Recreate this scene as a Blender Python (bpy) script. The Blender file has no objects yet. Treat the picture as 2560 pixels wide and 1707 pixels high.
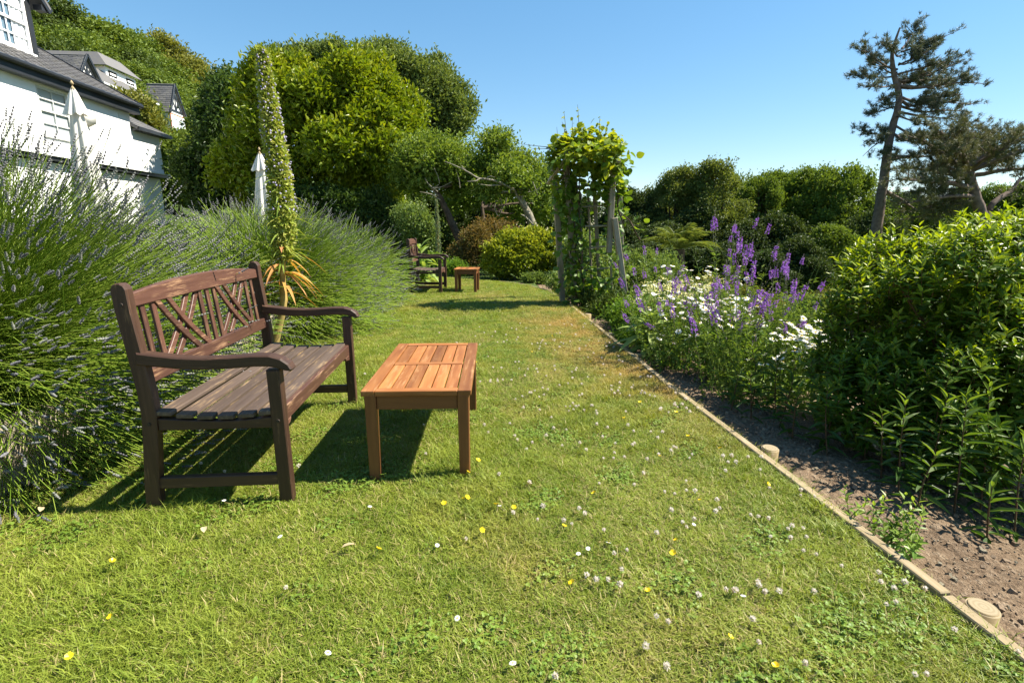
import bpy, bmesh, math, random
import numpy as np
from mathutils import Vector, Matrix, Euler

scene = bpy.context.scene
COL = scene.collection
R = math.radians

# ------------------------------------------------------------------ camera
CAM_H, PITCH, YAW = 1.18, R(12.68), R(5.2)
cam_data = bpy.data.cameras.new('camera')
cam_data.sensor_width = 36.0
cam_data.lens = 18.0
cam_data.clip_start = 0.05
cam_data.clip_end = 3000.0
cam = bpy.data.objects.new('camera', cam_data)
cam.location = (0, 0, CAM_H)
cam.rotation_euler = (R(90) - PITCH, 0, -YAW)
COL.objects.link(cam)
scene.camera = cam

# ------------------------------------------------------------------ sky
SUN_EL = R(50.0)
world = bpy.data.worlds.new('World')
scene.world = world
world.use_nodes = True
wn = world.node_tree
wn.nodes.clear()
sky = wn.nodes.new('ShaderNodeTexSky')
sky.sky_type = 'NISHITA'
sky.sun_disc = False
sky.sun_elevation = SUN_EL
sky.sun_rotation = R(90.0)
sky.altitude = 50.0
sky.air_density = 1.0
sky.dust_density = 0.05
sky.ozone_density = 3.0
bg = wn.nodes.new('ShaderNodeBackground')
bg.inputs['Strength'].default_value = 0.115
wo = wn.nodes.new('ShaderNodeOutputWorld')
gm = wn.nodes.new('ShaderNodeGamma'); gm.inputs[1].default_value = .66
hs = wn.nodes.new('ShaderNodeHueSaturation'); hs.inputs['Saturation'].default_value = 1.46; hs.inputs['Hue'].default_value = .495
wn.links.new(sky.outputs[0], gm.inputs[0])
wn.links.new(gm.outputs[0], hs.inputs['Color'])
wn.links.new(hs.outputs[0], bg.inputs[0])
wn.links.new(bg.outputs[0], wo.inputs[0])

# ------------------------------------------------------------------ sun
sd = bpy.data.lights.new('sun', 'SUN')
sd.energy = 4.8
sd.angle = R(0.55)
sd.color = (1.0, 0.93, 0.80)
sun = bpy.data.objects.new('sun', sd)
COL.objects.link(sun)
sun_dir = Vector((math.cos(SUN_EL), 0.0, math.sin(SUN_EL)))
sun.rotation_euler = sun_dir.to_track_quat('Z', 'Y').to_euler()
sun.location = (12, 4, 14)

scene.view_settings.view_transform = 'Standard'
scene.view_settings.look = 'None'
scene.view_settings.gamma = 1.0
scene.view_settings.use_curve_mapping = False
scene.view_settings.exposure = 1.5
scene.cycles.max_bounces = 8
scene.cycles.transparent_max_bounces = 8
scene.cycles.transmission_bounces = 6
scene.cycles.use_denoising = True

# ------------------------------------------------------------------ helpers
_fw = np.array([math.sin(YAW) * math.cos(PITCH), math.cos(YAW) * math.cos(PITCH), -math.sin(PITCH)])
_rt = np.array([math.cos(YAW), -math.sin(YAW), 0.0])
_up = np.cross(_rt, _fw)


def at(px, py, Y):
    """the point at distance Y along the lawn seen at a pixel of the 2560x1707 photograph"""
    d = _fw + _rt * (px - 1280) / 1280 - _up * (py - 853.5) / 1280
    return np.array([0, 0, CAM_H]) + d * Y / d[1]


def atx(px, py, X):
    d = _fw + _rt * (px - 1280) / 1280 - _up * (py - 853.5) / 1280
    return np.array([0, 0, CAM_H]) + d * X / d[0]


def link(o, parent=None):
    COL.objects.link(o)
    if parent is not None:
        o.parent = parent
    return o


def tag(o, label=None, cat=None, group=None, kind=None):
    if label: o['label'] = label
    if cat: o['category'] = cat
    if group: o['group'] = group
    if kind: o['kind'] = kind
    return o


def thing(name, label, cat, loc=(0, 0, 0), rz=0.0, group=None):
    o = bpy.data.objects.new(name, None)
    o.empty_display_size = 0.2
    o.location = loc
    o.rotation_euler = (0, 0, rz)
    link(o)
    return tag(o, label, cat, group)


def norm(a):
    return a / np.maximum(np.linalg.norm(a, axis=-1, keepdims=True), 1e-9)


class Acc:
    """collects triangles; builds one mesh"""
    def __init__(self):
        self.V = []; self.F = []; self.r = []; self.a = []; self.m = []; self.s = []; self.n = 0

    def add(self, V, F, rnd=0.5, age=0.0, mat=0, smooth=False):
        V = np.asarray(V, float).reshape(-1, 3); F = np.asarray(F, np.int64).reshape(-1, 3)
        k = len(F)
        self.V.append(V); self.F.append(F + self.n); self.n += len(V)
        self.r.append(np.broadcast_to(np.asarray(rnd, float), (k,)))
        self.a.append(np.broadcast_to(np.asarray(age, float), (k,)))
        self.m.append(np.full(k, mat, np.int32)); self.s.append(np.full(k, smooth, bool))

    def mesh(self, name, mats):
        V = np.concatenate(self.V); F = np.concatenate(self.F)
        me = bpy.data.meshes.new(name)
        me.vertices.add(len(V)); me.vertices.foreach_set('co', V.astype(np.float32).ravel())
        me.loops.add(len(F) * 3); me.loops.foreach_set('vertex_index', F.astype(np.int32).ravel())
        me.polygons.add(len(F))
        me.polygons.foreach_set('loop_start', np.arange(0, len(F) * 3, 3, dtype=np.int32))
        me.polygons.foreach_set('loop_total', np.full(len(F), 3, np.int32))
        for m in (mats if isinstance(mats, (list, tuple)) else [mats]):
            me.materials.append(m)
        me.polygons.foreach_set('material_index', np.concatenate(self.m))
        me.polygons.foreach_set('use_smooth', np.concatenate(self.s))
        for nm, arr in (('rnd', self.r), ('age', self.a)):
            at_ = me.attributes.new(nm, 'FLOAT', 'FACE')
            at_.data.foreach_set('value', np.concatenate(arr).astype(np.float32))
        me.update(calc_edges=True)
        return me

    def build(self, name, mats, parent=None, kind=None):
        o = bpy.data.objects.new(name, self.mesh(name, mats))
        link(o, parent)
        if kind: o['kind'] = kind
        return o


def frames(d, n):
    """rotation matrices whose columns are width, length (d) and normal axes"""
    y = norm(d); x = norm(np.cross(y, n)); z = np.cross(x, y)
    return np.stack([x, y, z], axis=-1)


def scatter(acc, tpl, pos, Rm, sc, rnd=None, age=0.0, mat=0, smooth=False):
    tv, tf = tpl
    n = len(pos); k = len(tv); m = len(tf)
    if n == 0: return
    sc = np.asarray(sc, float)
    if sc.ndim == 1: sc = sc[:, None] * np.ones(3)
    loc = tv[None, :, :] * sc[:, None, :]
    V = pos[:, None, :] + np.einsum('nij,nkj->nki', Rm, loc)
    F = tf[None, :, :] + (np.arange(n) * k)[:, None, None]
    if rnd is None: rnd = rng.random(n)
    acc.add(V.reshape(-1, 3), F.reshape(-1, 3), np.repeat(np.broadcast_to(rnd, (n,)), m),
            np.repeat(np.broadcast_to(age, (n,)), m), mat, smooth)


def tubes(acc, P, rad, sides=3, rnd=None, age=0.0, mat=0, smooth=True):
    """P (n,k,3) centre lines, rad (n,k) or scalar"""
    P = np.asarray(P, float)
    n, k, _ = P.shape
    rad = np.broadcast_to(np.asarray(rad, float), (n, k))
    T = norm(np.gradient(P, axis=1))
    ref = np.where(np.abs(T[..., 2:3]) > 0.9, np.array([1.0, 0, 0]), np.array([0, 0, 1.0]))
    U = norm(np.cross(T, ref)); W = np.cross(T, U)
    a = np.arange(sides) * 2 * math.pi / sides
    V = P[:, :, None, :] + rad[:, :, None, None] * (np.cos(a)[None, None, :, None] * U[:, :, None, :] + np.sin(a)[None, None, :, None] * W[:, :, None, :])
    i = np.arange(k - 1)[:, None]; j = np.arange(sides)[None, :]; j2 = (j + 1) % sides
    q = np.stack([i * sides + j, i * sides + j2, (i + 1) * sides + j2, (i + 1) * sides + j], -1).reshape(-1, 4)
    tf = np.concatenate([q[:, [0, 1, 2]], q[:, [0, 2, 3]]])
    F = tf[None] + (np.arange(n) * k * sides)[:, None, None]
    if rnd is None: rnd = rng.random(n)
    acc.add(V.reshape(-1, 3), F.reshape(-1, 3), np.repeat(np.broadcast_to(rnd, (n,)), len(tf)),
            np.repeat(np.broadcast_to(age, (n,)), len(tf)), mat, smooth)


def limb(acc, pts, rads, sides=8, mat=0, wob=0.0, seg=3):
    """one tapered, slightly crooked branch through points"""
    pts = np.asarray(pts, float); rads = np.asarray(rads, float)
    t = np.linspace(0, len(pts) - 1, (len(pts) - 1) * seg + 1)
    P = np.stack([np.interp(t, np.arange(len(pts)), pts[:, c]) for c in range(3)], -1)
    if len(P) > 4:
        for _ in range(2):
            P[1:-1] = (P[:-2] + 2 * P[1:-1] + P[2:]) / 4
    r = np.interp(t, np.arange(len(pts)), rads)
    if wob: P[1:] += rng.normal(0, 1, (len(P) - 1, 3)) * (r[1:, None] * wob)
    tubes(acc, P[None], r[None], sides, rnd=np.array([rng.random()]), mat=mat)
    return P


def leaf_tpl(shape='lance', seg=2, fold=0.18, bend=0.15):
    """leaf of length 1 along +Y, unit width along X; folded along its midrib"""
    if shape == 'rhomb':
        v = np.array([[0, 0, 0], [.5, .45, fold], [0, 1, -bend], [-.5, .45, fold]])
        return v, np.array([[0, 1, 2], [0, 2, 3]])
    if shape == 'lance':
        ys = [0, .3, .65, 1.0]; w = [0.10, .5, .36, 0.0]
    elif shape == 'oval':
        ys = [0, .22, .6, .86, 1.0]; w = [0.08, .42, .5, .3, 0.0]
    elif shape == 'strap':
        ys = [0, .25, .5, .75, 1.0]; w = [.28, .5, .42, .26, 0.0]
    elif shape == 'heart':
        ys = [-.12, .12, .42, .74, 1.0]; w = [.22, .5, .52, .3, 0.0]
    vs = []; fs = []
    for y, ww in zip(ys, w):
        zb = -bend * y * y
        vs += [[-ww, y, zb + fold * ww], [0, y, zb], [ww, y, zb + fold * ww]]
    for i in range(len(ys) - 1):
        a = i * 3
        for c in (0, 1):
            fs += [[a + c, a + c + 1, a + c + 4], [a + c, a + c + 4, a + c + 3]]
    v = np.array(vs, float)
    return v, np.array(fs)


ORD = ['first', 'second', 'third', 'fourth', 'fifth', 'sixth', 'seventh', 'eighth', 'ninth', 'tenth', 'eleventh', 'twelfth', 'thirteenth', 'fourteenth', 'fifteenth', 'sixteenth', 'seventeenth', 'eighteenth', 'nineteenth', 'twentieth']

rng = np.random.default_rng(7)
random.seed(7)


def rdir(n):
    return norm(rng.normal(size=(n, 3)))


# ------------------------------------------------------------------ materials
class NT:
    def __init__(self, name):
        self.m = bpy.data.materials.new(name); self.m.use_nodes = True
        self.t = self.m.node_tree; self.t.nodes.clear()
        self.out = self.t.nodes.new('ShaderNodeOutputMaterial')

    def n(self, typ, ins=None, **kw):
        nd = self.t.nodes.new(typ)
        for k, v in kw.items(): setattr(nd, k, v)
        for k, v in (ins or {}).items(): self.set(nd, k, v)
        return nd

    def set(self, nd, k, v):
        s = nd.inputs[k]
        if isinstance(v, bpy.types.NodeSocket): self.t.links.new(v, s)
        else:
            if isinstance(v, (tuple, list)) and len(v) == 3 and s.type == 'RGBA': v = (*v, 1)
            s.default_value = v

    def noise(self, scale, vec=None, detail=4, rough=.55, dim='3D'):
        nd = self.n('ShaderNodeTexNoise', {'Scale': scale, 'Detail': detail, 'Roughness': rough})
        if vec is not None: self.set(nd, 'Vector', vec)
        return nd.outputs['Fac']

    def ramp(self, fac, stops):
        nd = self.n('ShaderNodeValToRGB')
        cr = nd.color_ramp
        while len(cr.elements) < len(stops): cr.elements.new(.5)
        for e, (p, c) in zip(cr.elements, stops):
            e.position = p; e.color = (*c, 1) if len(c) == 3 else c
        self.set(nd, 'Fac', fac)
        return nd.outputs['Color']

    def mix(self, f, a, b, mode='MIX'):
        nd = self.n('ShaderNodeMix', data_type='RGBA', blend_type=mode)
        for k, v in ((0, f), (6, a), (7, b)):
            s = nd.inputs[k]
            if isinstance(v, bpy.types.NodeSocket): self.t.links.new(v, s)
            else: s.default_value = (*v, 1) if isinstance(v, (tuple, list)) and len(v) == 3 else v
        return nd.outputs[2]

    def math(self, op, a, b=0.5, clamp=False):
        nd = self.n('ShaderNodeMath', operation=op, use_clamp=clamp)
        for k, v in ((0, a), (1, b)):
            if isinstance(v, bpy.types.NodeSocket): self.t.links.new(v, nd.inputs[k])
            else: nd.inputs[k].default_value = v
        return nd.outputs[0]

    def mapr(self, v, a, b, c=0.0, d=1.0):
        nd = self.n('ShaderNodeMapRange', {'Value': v, 'From Min': a, 'From Max': b, 'To Min': c, 'To Max': d})
        return nd.outputs[0]

    def coord(self, which='Object', scale=None):
        o = self.n('ShaderNodeTexCoord').outputs[which]
        if scale is not None:
            o = self.n('ShaderNodeMapping', {'Vector': o, 'Scale': scale}).outputs[0]
        return o

    def pos(self):
        return self.n('ShaderNodeNewGeometry').outputs['Position']

    def orand(self):
        return self.n('ShaderNodeObjectInfo').outputs['Random']

    def attr(self, nm):
        return self.n('ShaderNodeAttribute', attribute_name=nm).outputs['Fac']

    def bump(self, h, strength=.3, dist=.01):
        return self.n('ShaderNodeBump', {'Height': h, 'Strength': strength, 'Distance': dist}).outputs[0]

    def pbr(self, color, rough=.6, spec=.4, normal=None, **kw):
        nd = self.n('ShaderNodeBsdfPrincipled', {'Base Color': color, 'Roughness': rough, 'Specular IOR Level': spec})
        if normal is not None: self.set(nd, 'Normal', normal)
        for k, v in kw.items(): self.set(nd, k, v)
        return nd.outputs[0]

    def done(self, sh):
        self.t.links.new(sh, self.out.inputs['Surface'])
        return self.m


def leaf_mat(name, a, b, young=None, trans=.35, rough=.45, spec=.35, tint=(1.25, 1.2, .5), patch=None):
    """two-colour leaf, varied leaf by leaf, lighter for young growth, light shining through"""
    q = NT(name)
    f = q.math('FRACT', q.math('ADD', q.attr('rnd'), q.orand()))
    c = q.mix(f, a, b)
    if patch is not None:
        c = q.mix(q.mapr(q.noise(patch[1], q.pos(), 2), .42, .62), c, patch[0])
    if young is not None:
        c = q.mix(q.attr('age'), c, young)
    tc = q.mix(1.0, c, tint, 'MULTIPLY')
    p = q.pbr(c, rough, spec)
    t = q.n('ShaderNodeBsdfTranslucent', {'Color': tc}).outputs[0]
    mx = q.n('ShaderNodeMixShader', {0: trans, 1: p, 2: t})
    return q.done(mx.outputs[0])


def plain_mat(name, c, rough=.7, spec=.3, var=.12, scale=6.0):
    q = NT(name)
    n_ = q.noise(scale, q.coord('Object'), 5)
    col = q.mix(q.mapr(n_, .3, .7), tuple(x * (1 - var) for x in c), tuple(min(1, x * (1 + var)) for x in c))
    return q.done(q.pbr(col, rough, spec, q.bump(n_, .15, .005)))


def wood_mat(name, dark, mid, worn, worn_lo=.58, worn_hi=.72, rough=.6, grain=55.0, objvar=.35, spec=.3, axis=0):
    """grain runs along each board's local X"""
    q = NT(name)
    oc = q.coord('Object')
    off = q.n('ShaderNodeVectorMath', {0: oc, 1: q.n('ShaderNodeCombineXYZ', {'X': q.math('MULTIPLY', q.orand(), 31.0), 'Y': q.math('MULTIPLY', q.orand(), 17.0)}).outputs[0]}, operation='ADD').outputs[0]
    st = q.n('ShaderNodeMapping', {'Vector': off, 'Scale': tuple(2.2 if k == axis else grain for k in range(3))}).outputs[0]
    g = q.noise(1.0, st, 6, .6)
    st2 = q.n('ShaderNodeMapping', {'Vector': off, 'Scale': tuple(5.0 if k == axis else 60.0 for k in range(3))}).outputs[0]
    w = q.noise(1.0, st2, 5, .7)
    big = q.noise(4.0, off, 3)
    c = q.mix(q.mapr(g, .3, .7), dark, mid)
    v = q.mapr(q.orand(), 0, 1, 1 - objvar, 1 + objvar)
    c = q.mix(1.0, c, q.n('ShaderNodeCombineColor', {0: v, 1: v, 2: v}).outputs[0], 'MULTIPLY')
    wm = q.math('MULTIPLY', q.mapr(w, worn_lo, worn_hi), q.mapr(big, .4, .6), True)
    c = q.mix(wm, c, worn)
    return q.done(q.pbr(c, rough, spec, q.bump(g, .25, .002)))


# ------------------------------------------------------------------ solid carpentry
def bm_obj(name, bm, mat, parent=None, mw=None, smooth=False):
    me = bpy.data.meshes.new(name)
    bmesh.ops.recalc_face_normals(bm, faces=bm.faces)
    bm.to_mesh(me); bm.free()
    me.materials.append(mat)
    if smooth:
        me.polygons.foreach_set('use_smooth', np.ones(len(me.polygons), bool))
    o = bpy.data.objects.new(name, me)
    link(o, parent)
    if mw is not None: o.matrix_local = mw
    return o


def box_bm(lx, ly, lz, bev=.003, seg=1):
    bm = bmesh.new()
    bmesh.ops.create_cube(bm, size=1.0)
    bmesh.ops.scale(bm, vec=(lx, ly, lz), verts=bm.verts)
    if bev > 0:
        bmesh.ops.bevel(bm, geom=list(bm.edges), offset=min(bev, .45 * min(lx, ly, lz)), segments=seg, affect='EDGES', profile=.6)
    return bm


def basis(p0, p1, up):
    x = (Vector(p1) - Vector(p0)); L = x.length; x.normalize()
    u = Vector(up); y = u.cross(x).normalized(); z = x.cross(y)
    M = Matrix((x, y, z)).transposed().to_4x4()
    M.translation = (Vector(p0) + Vector(p1)) / 2
    return M, L


def board(name, p0, p1, wid, thk, mat, parent=None, up=(0, 0, 1), bev=.003, seg=1):
    """plank from p0 to p1; wid across, thk along `up`"""
    M, L = basis(p0, p1, up)
    return bm_obj(name, box_bm(L, wid, thk, bev, seg), mat, parent, M)


def prism(name, pts, thk, M, mat, parent=None, bev=.003):
    """outline in local XY, centred thickness along local Z"""
    bm = bmesh.new()
    lo = [bm.verts.new((x, y, -thk / 2)) for x, y in pts]
    hi = [bm.verts.new((x, y, thk / 2)) for x, y in pts]
    n = len(pts)
    bm.faces.new(lo[::-1]); bm.faces.new(hi)
    for i in range(n):
        bm.faces.new((lo[i], lo[(i + 1) % n], hi[(i + 1) % n], hi[i]))
    bmesh.ops.recalc_face_normals(bm, faces=bm.faces)
    if bev:
        ed = [e for e in bm.edges if abs(e.verts[0].co.z - e.verts[1].co.z) < 1e-6]
        bmesh.ops.bevel(bm, geom=ed, offset=bev, segments=1, affect='EDGES')
    return bm_obj(name, bm, mat, parent, M)


def ribbon(cx, half):
    """outline of a strip of half width `half` along a centre line"""
    cx = np.asarray(cx, float); t = np.gradient(cx, axis=0); t /= np.linalg.norm(t, axis=1, keepdims=True)
    nrm = np.stack([-t[:, 1], t[:, 0]], 1)
    h = np.broadcast_to(np.asarray(half, float), (len(cx),))[:, None]
    return [tuple(p) for p in np.concatenate([cx + nrm * h, (cx - nrm * h)[::-1]])]


def copy_thing(o, parent=None):
    c = o.copy(); link(c)
    if parent is not None:
        c.parent = parent
    for ch in o.children:
        copy_thing(ch, c)
    return c
# ================================================================== setting: ground, lawn, beds
WALL = np.array([(-2.12, -3.0), (-2.1, 1.0), (-2.03, 2.3), (-1.93, 4.0), (-1.88, 5.3), (-1.64, 7.5), (-1.46, 8.7), (-1.26, 9.45)])


def wall_x(y):
    return np.interp(y, WALL[:, 1], WALL[:, 0])


RIGHT = np.array([(-3.0, 1.515), (1.0, 1.515), (2.5, 1.53), (3.3, 1.50), (4.7, 1.51), (6.4, 1.56), (9.1, 1.59), (10.3, 1.28), (10.8, 1.08), (11.55, .33), (12.1, -.6)])


def right_x(y):
    return np.interp(y, RIGHT[:, 0], RIGHT[:, 1])


def ground_z(x, y, shift=0.0):
    x = np.asarray(x, float); y = np.asarray(y, float)
    e = np.maximum(0, x - 1.5)
    zr = -0.075 - .05 * e - .20 * np.maximum(0, x - 2.0) ** 1.0
    zr = np.maximum(zr, -9 - .02 * np.maximum(0, x - 30))
    wx = wall_x(np.clip(y, -3, 9.45)) - shift
    e2 = np.maximum(0, wx - x)
    zl = .24 + .10 * np.minimum(e2, 9) + .36 * np.maximum(0, e2 - 10)
    zl = np.minimum(zl, 19 + .02 * e2)
    farleft = np.clip((y - 9.5) / 1.0, 0, 1)
    zl = zl - .26 * farleft * np.clip(1 - e2 / 3.0, 0, 1)
    z = np.where(x > 1.5, zr, np.where(x < wx, zl, -.03))
    far = np.clip((y - 12.5) / 10, 0, 1)
    mid = np.clip((x + 4) / 10, 0, 1)
    z = z - far * mid * (.06 * np.maximum(0, y - 12.5)) * np.clip(1 - (x - 2) / 12, 0, 1)
    return np.maximum(z, -12)


def grid_mesh(xs, ys, zf):
    X, Y = np.meshgrid(xs, ys)
    Z = zf(X, Y)
    V = np.stack([X, Y, Z], -1).reshape(-1, 3)
    nx, ny = len(xs), len(ys)
    i = (np.arange(ny - 1)[:, None] * nx + np.arange(nx - 1)[None]).reshape(-1)
    F = np.concatenate([np.stack([i, i + 1, i + nx + 1], 1), np.stack([i, i + nx + 1, i + nx], 1)])
    return V, F


q = NT('soil')
p_ = q.pos()
n1 = q.noise(3.0, p_, 6); n2 = q.noise(38.0, p_, 6, .65); n3 = q.noise(130.0, p_, 4)
c = q.ramp(n2, [(.25, (.10, .066, .040)), (.5, (.215, .152, .098)), (.75, (.38, .295, .205))])
c = q.mix(q.mapr(n1, .45, .65, 0, .5), c, (.10, .068, .045))
vg = q.n('ShaderNodeTexVoronoi', {'Vector': p_, 'Scale': 60.0}).outputs['Distance']
c = q.mix(q.mapr(vg, .08, .16, .55, 0), c, (.42, .35, .27))
hb = q.math('ADD', n2, q.math('MULTIPLY', n3, .5))
M_SOIL = q.done(q.pbr(c, .95, .1, q.bump(hb, .9, .03)))

q = NT('rough_turf')
p_ = q.pos()
c = q.ramp(q.noise(1.2, p_, 6), [(.3, (.03, .05, .014)), (.55, (.055, .085, .02)), (.75, (.09, .10, .035))])
M_TURF = q.done(q.pbr(c, .95, .1, q.bump(q.noise(20, p_, 4), .8, .05)))

# ground out to the horizon, finer near the garden
s = np.linspace(-1, 1, 141)
xs = np.sign(s) * (np.abs(s) ** 3.4) * 900 + s * 18
xs = np.unique(np.concatenate([xs, [1.495, 1.505, 1.56, 1.75, 2.1, 2.5, 3.0, 3.6]]))
t = np.linspace(0, 1, 130)
ys = -20 + (t ** 3.2) * 1400 + t * 70
V, F = grid_mesh(xs, ys, lambda x, y: ground_z(x, y, np.where(y < 9.6, .55, 0)))
a = Acc(); a.add(V, F, smooth=True)
g = a.build('ground', M_TURF, kind='structure')

# bare soil of the right-hand border
xs = np.concatenate([np.linspace(1.535, 3.4, 150), np.linspace(3.45, 5, 12)])
ys = np.concatenate([np.linspace(.2, 4, 220), np.linspace(4.05, 11, 90)])


def soil_z(x, y):
    h = np.sin(x * 41 + 3 * np.sin(y * 17)) * np.sin(y * 37 + 2 * np.sin(x * 23)) * .006 + np.sin(x * 93 + y * 71) * np.sin(y * 101 - x * 57) * .004
    return ground_z(x, y) + .022 + h + rng.normal(0, .0028, x.shape)


V, F = grid_mesh(xs, ys, soil_z)
a = Acc(); a.add(V, F, smooth=True)
a.build('soil_border', M_SOIL, kind='structure')

# raised bed soil behind the stone wall
ys = np.linspace(-.5, 9.4, 60)
u = np.linspace(0, 1, 14)
Vb = []
for y in ys:
    x0 = wall_x(y) - .1
    for k in u:
        x = x0 - 3.2 * k
        Vb.append((x, y, ground_z(x, y) + .02 + rng.normal(0, .006)))
nx, ny = len(u), len(ys)
i = (np.arange(ny - 1)[:, None] * nx + np.arange(nx - 1)[None]).reshape(-1)
F = np.concatenate([np.stack([i, i + nx + 1, i + 1], 1), np.stack([i, i + nx, i + nx + 1], 1)])
a = Acc(); a.add(Vb, F, smooth=True)
a.build('raised_bed', M_SOIL, kind='structure')

# lawn sheet
q = NT('lawn_thatch')
p_ = q.pos()
c = q.ramp(q.noise(9, p_, 6), [(.3, (.035, .045, .012)), (.55, (.08, .09, .025)), (.75, (.16, .13, .06))])
M_THATCH = q.done(q.pbr(c, .95, .1, q.bump(q.noise(60, p_, 4), .8, .02)))
ys = np.concatenate([np.linspace(-2.5, 9.4, 60), np.linspace(9.6, 12.05, 24)])
Vl = []
NU = 40


def lawn_l(y):
    return np.where(y <= 9.45, wall_x(y) + .02, np.interp(y, [9.45, 10.4, 11.3, 12.1], [-1.3, -1.55, -1.2, -.62]))


def lawn_z(x, y):
    return .008 * np.sin(x * 1.7 + .6) * np.sin(y * 1.1) + .004 * np.sin(x * 5 + y * 3)


for y in ys:
    l, r = float(lawn_l(y)), float(right_x(y)) - .012
    for k in np.linspace(0, 1, NU):
        x = l + (r - l) * k
        Vl.append((x, y, float(lawn_z(x, y))))
ny = len(ys)
i = (np.arange(ny - 1)[:, None] * NU + np.arange(NU - 1)[None]).reshape(-1)
F = np.concatenate([np.stack([i, i + 1, i + NU + 1], 1), np.stack([i, i + NU + 1, i + NU], 1)])
a = Acc(); a.add(Vl, F, smooth=True)
a.build('lawn', M_THATCH, kind='structure')

# ------------------------------------------------------------------ grass
def grass_mat(name, lush, fresh, dry, trans=.38, rough=.5):
    q = NT(name)
    p_ = q.pos()
    lo = q.noise(.9, p_, 3); md = q.noise(3.7, p_, 4, .6)
    f = q.math('FRACT', q.math('ADD', q.attr('rnd'), q.orand()))
    c = q.mix(f, lush, fresh)
    c = q.mix(q.mapr(md, .44, .60, 0, .85), c, fresh)
    # dried strip beside the edging, worn patches elsewhere
    sx = q.n('ShaderNodeSeparateXYZ', {0: p_})
    ex = q.mapr(sx.outputs['X'], .35, 1.35); ey = q.math('MULTIPLY', q.mapr(sx.outputs['Y'], 2.6, 4.2), q.mapr(sx.outputs['Y'], 9.0, 6.0))
    strip = q.math('MULTIPLY', ex, ey)
    d = q.math('ADD', q.mapr(lo, .52, .74, 0, .55), q.math('MULTIPLY', q.math('MULTIPLY', strip, q.mapr(md, .36, .60, .15, 1.0)), 1.15), True)
    d = q.math('MULTIPLY', d, q.mapr(f, .1, .8, .6, 1.0), True)
    c = q.mix(d, c, dry)
    tc = q.mix(1.0, c, (1.2, 1.15, .55), 'MULTIPLY')
    p = q.pbr(c, rough, .3)
    t_ = q.n('ShaderNodeBsdfTranslucent', {'Color': tc}).outputs[0]
    return q.done(q.n('ShaderNodeMixShader', {0: trans, 1: p, 2: t_}).outputs[0])


M_GRASS = grass_mat('grass_blade', (.115, .185, .014), (.275, .325, .045), (.46, .31, .11))
M_STRAW = grass_mat('grass_straw', (.30, .26, .09), (.36, .30, .12), (.40, .27, .10), .25)
M_CLOVER = grass_mat('clover_leaf', (.095, .175, .020), (.18, .265, .036), (.30, .24, .06), .3)


def tuft(n, rad, hmin, hmax, w, lean, seed, straw=.08):
    r_ = np.random.default_rng(seed)
    a = Acc()
    ang = r_.random(n) * 2 * math.pi; rr = rad * np.sqrt(r_.random(n))
    p0 = np.stack([rr * np.cos(ang), rr * np.sin(ang), np.full(n, -.004)], 1)
    az = r_.random(n) * 2 * math.pi
    h = hmin + (hmax - hmin) * r_.random(n) ** 1.4
    ln = lean * (.4 + r_.random(n)) * h
    d = np.stack([np.cos(az), np.sin(az), np.zeros(n)], 1)
    side = np.stack([-np.sin(az), np.cos(az), np.zeros(n)], 1)
    side = norm(side + d * r_.normal(0, .5, (n, 1)))
    pm = p0 + d * (ln * .35)[:, None] + np.stack([0 * h, 0 * h, h * .62], 1)
    p2 = p0 + d * ln[:, None] + np.stack([0 * h, 0 * h, h * (1 - .25 * lean * r_.random(n))], 1)
    ww = w * (.6 + .8 * r_.random(n))[:, None]
    V = np.stack([p0 - side * ww, p0 + side * ww, pm - side * ww * .8, pm + side * ww * .8, p2], 1)
    tf = np.array([[0, 1, 3], [0, 3, 2], [2, 3, 4]])
    isd = r_.random(n) < straw
    for k, flag in ((0, ~isd), (1, isd)):
        m = flag.sum()
        if m:
            F = tf[None] + (np.arange(m) * 5)[:, None, None]
            a.add(V[flag].reshape(-1, 3), F.reshape(-1, 3), np.repeat(r_.random(m), 3), 0, k)
    return a.mesh('grass_tuft', [M_GRASS, M_STRAW])


def clover_tuft(n, rad, size, seed):
    r_ = np.random.default_rng(seed)
    a = Acc()
    ang = r_.random(n) * 2 * math.pi; rr = rad * np.sqrt(r_.random(n))
    P = np.stack([rr * np.cos(ang), rr * np.sin(ang), .008 + .022 * r_.random(n)], 1)
    tv, tf = leaf_tpl('oval', fold=.12, bend=.1)
    tv = tv * np.array([.95, 1, 1])
    for k in range(3):
        az = ang * 3 + k * 2 * math.pi / 3
        d = np.stack([np.cos(az), np.sin(az), r_.normal(0, .25, n)], 1)
        nn = np.stack([r_.normal(0, .25, n), r_.normal(0, .25, n), np.ones(n)], 1)
        sc = size * (.6 + .7 * r_.random(n))
        Rm = frames(d, nn)
        n_ = len(P); kk = len(tv); loc = tv[None] * sc[:, None, None]
        V = P[:, None, :] + np.einsum('nij,nkj->nki', Rm, loc)
        F = tf[None] + (np.arange(n_) * kk)[:, None, None]
        a.add(V.reshape(-1, 3), F.reshape(-1, 3), np.repeat(r_.random(n_), len(tf)))
    return a.mesh('clover_tuft', [M_CLOVER])


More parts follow.
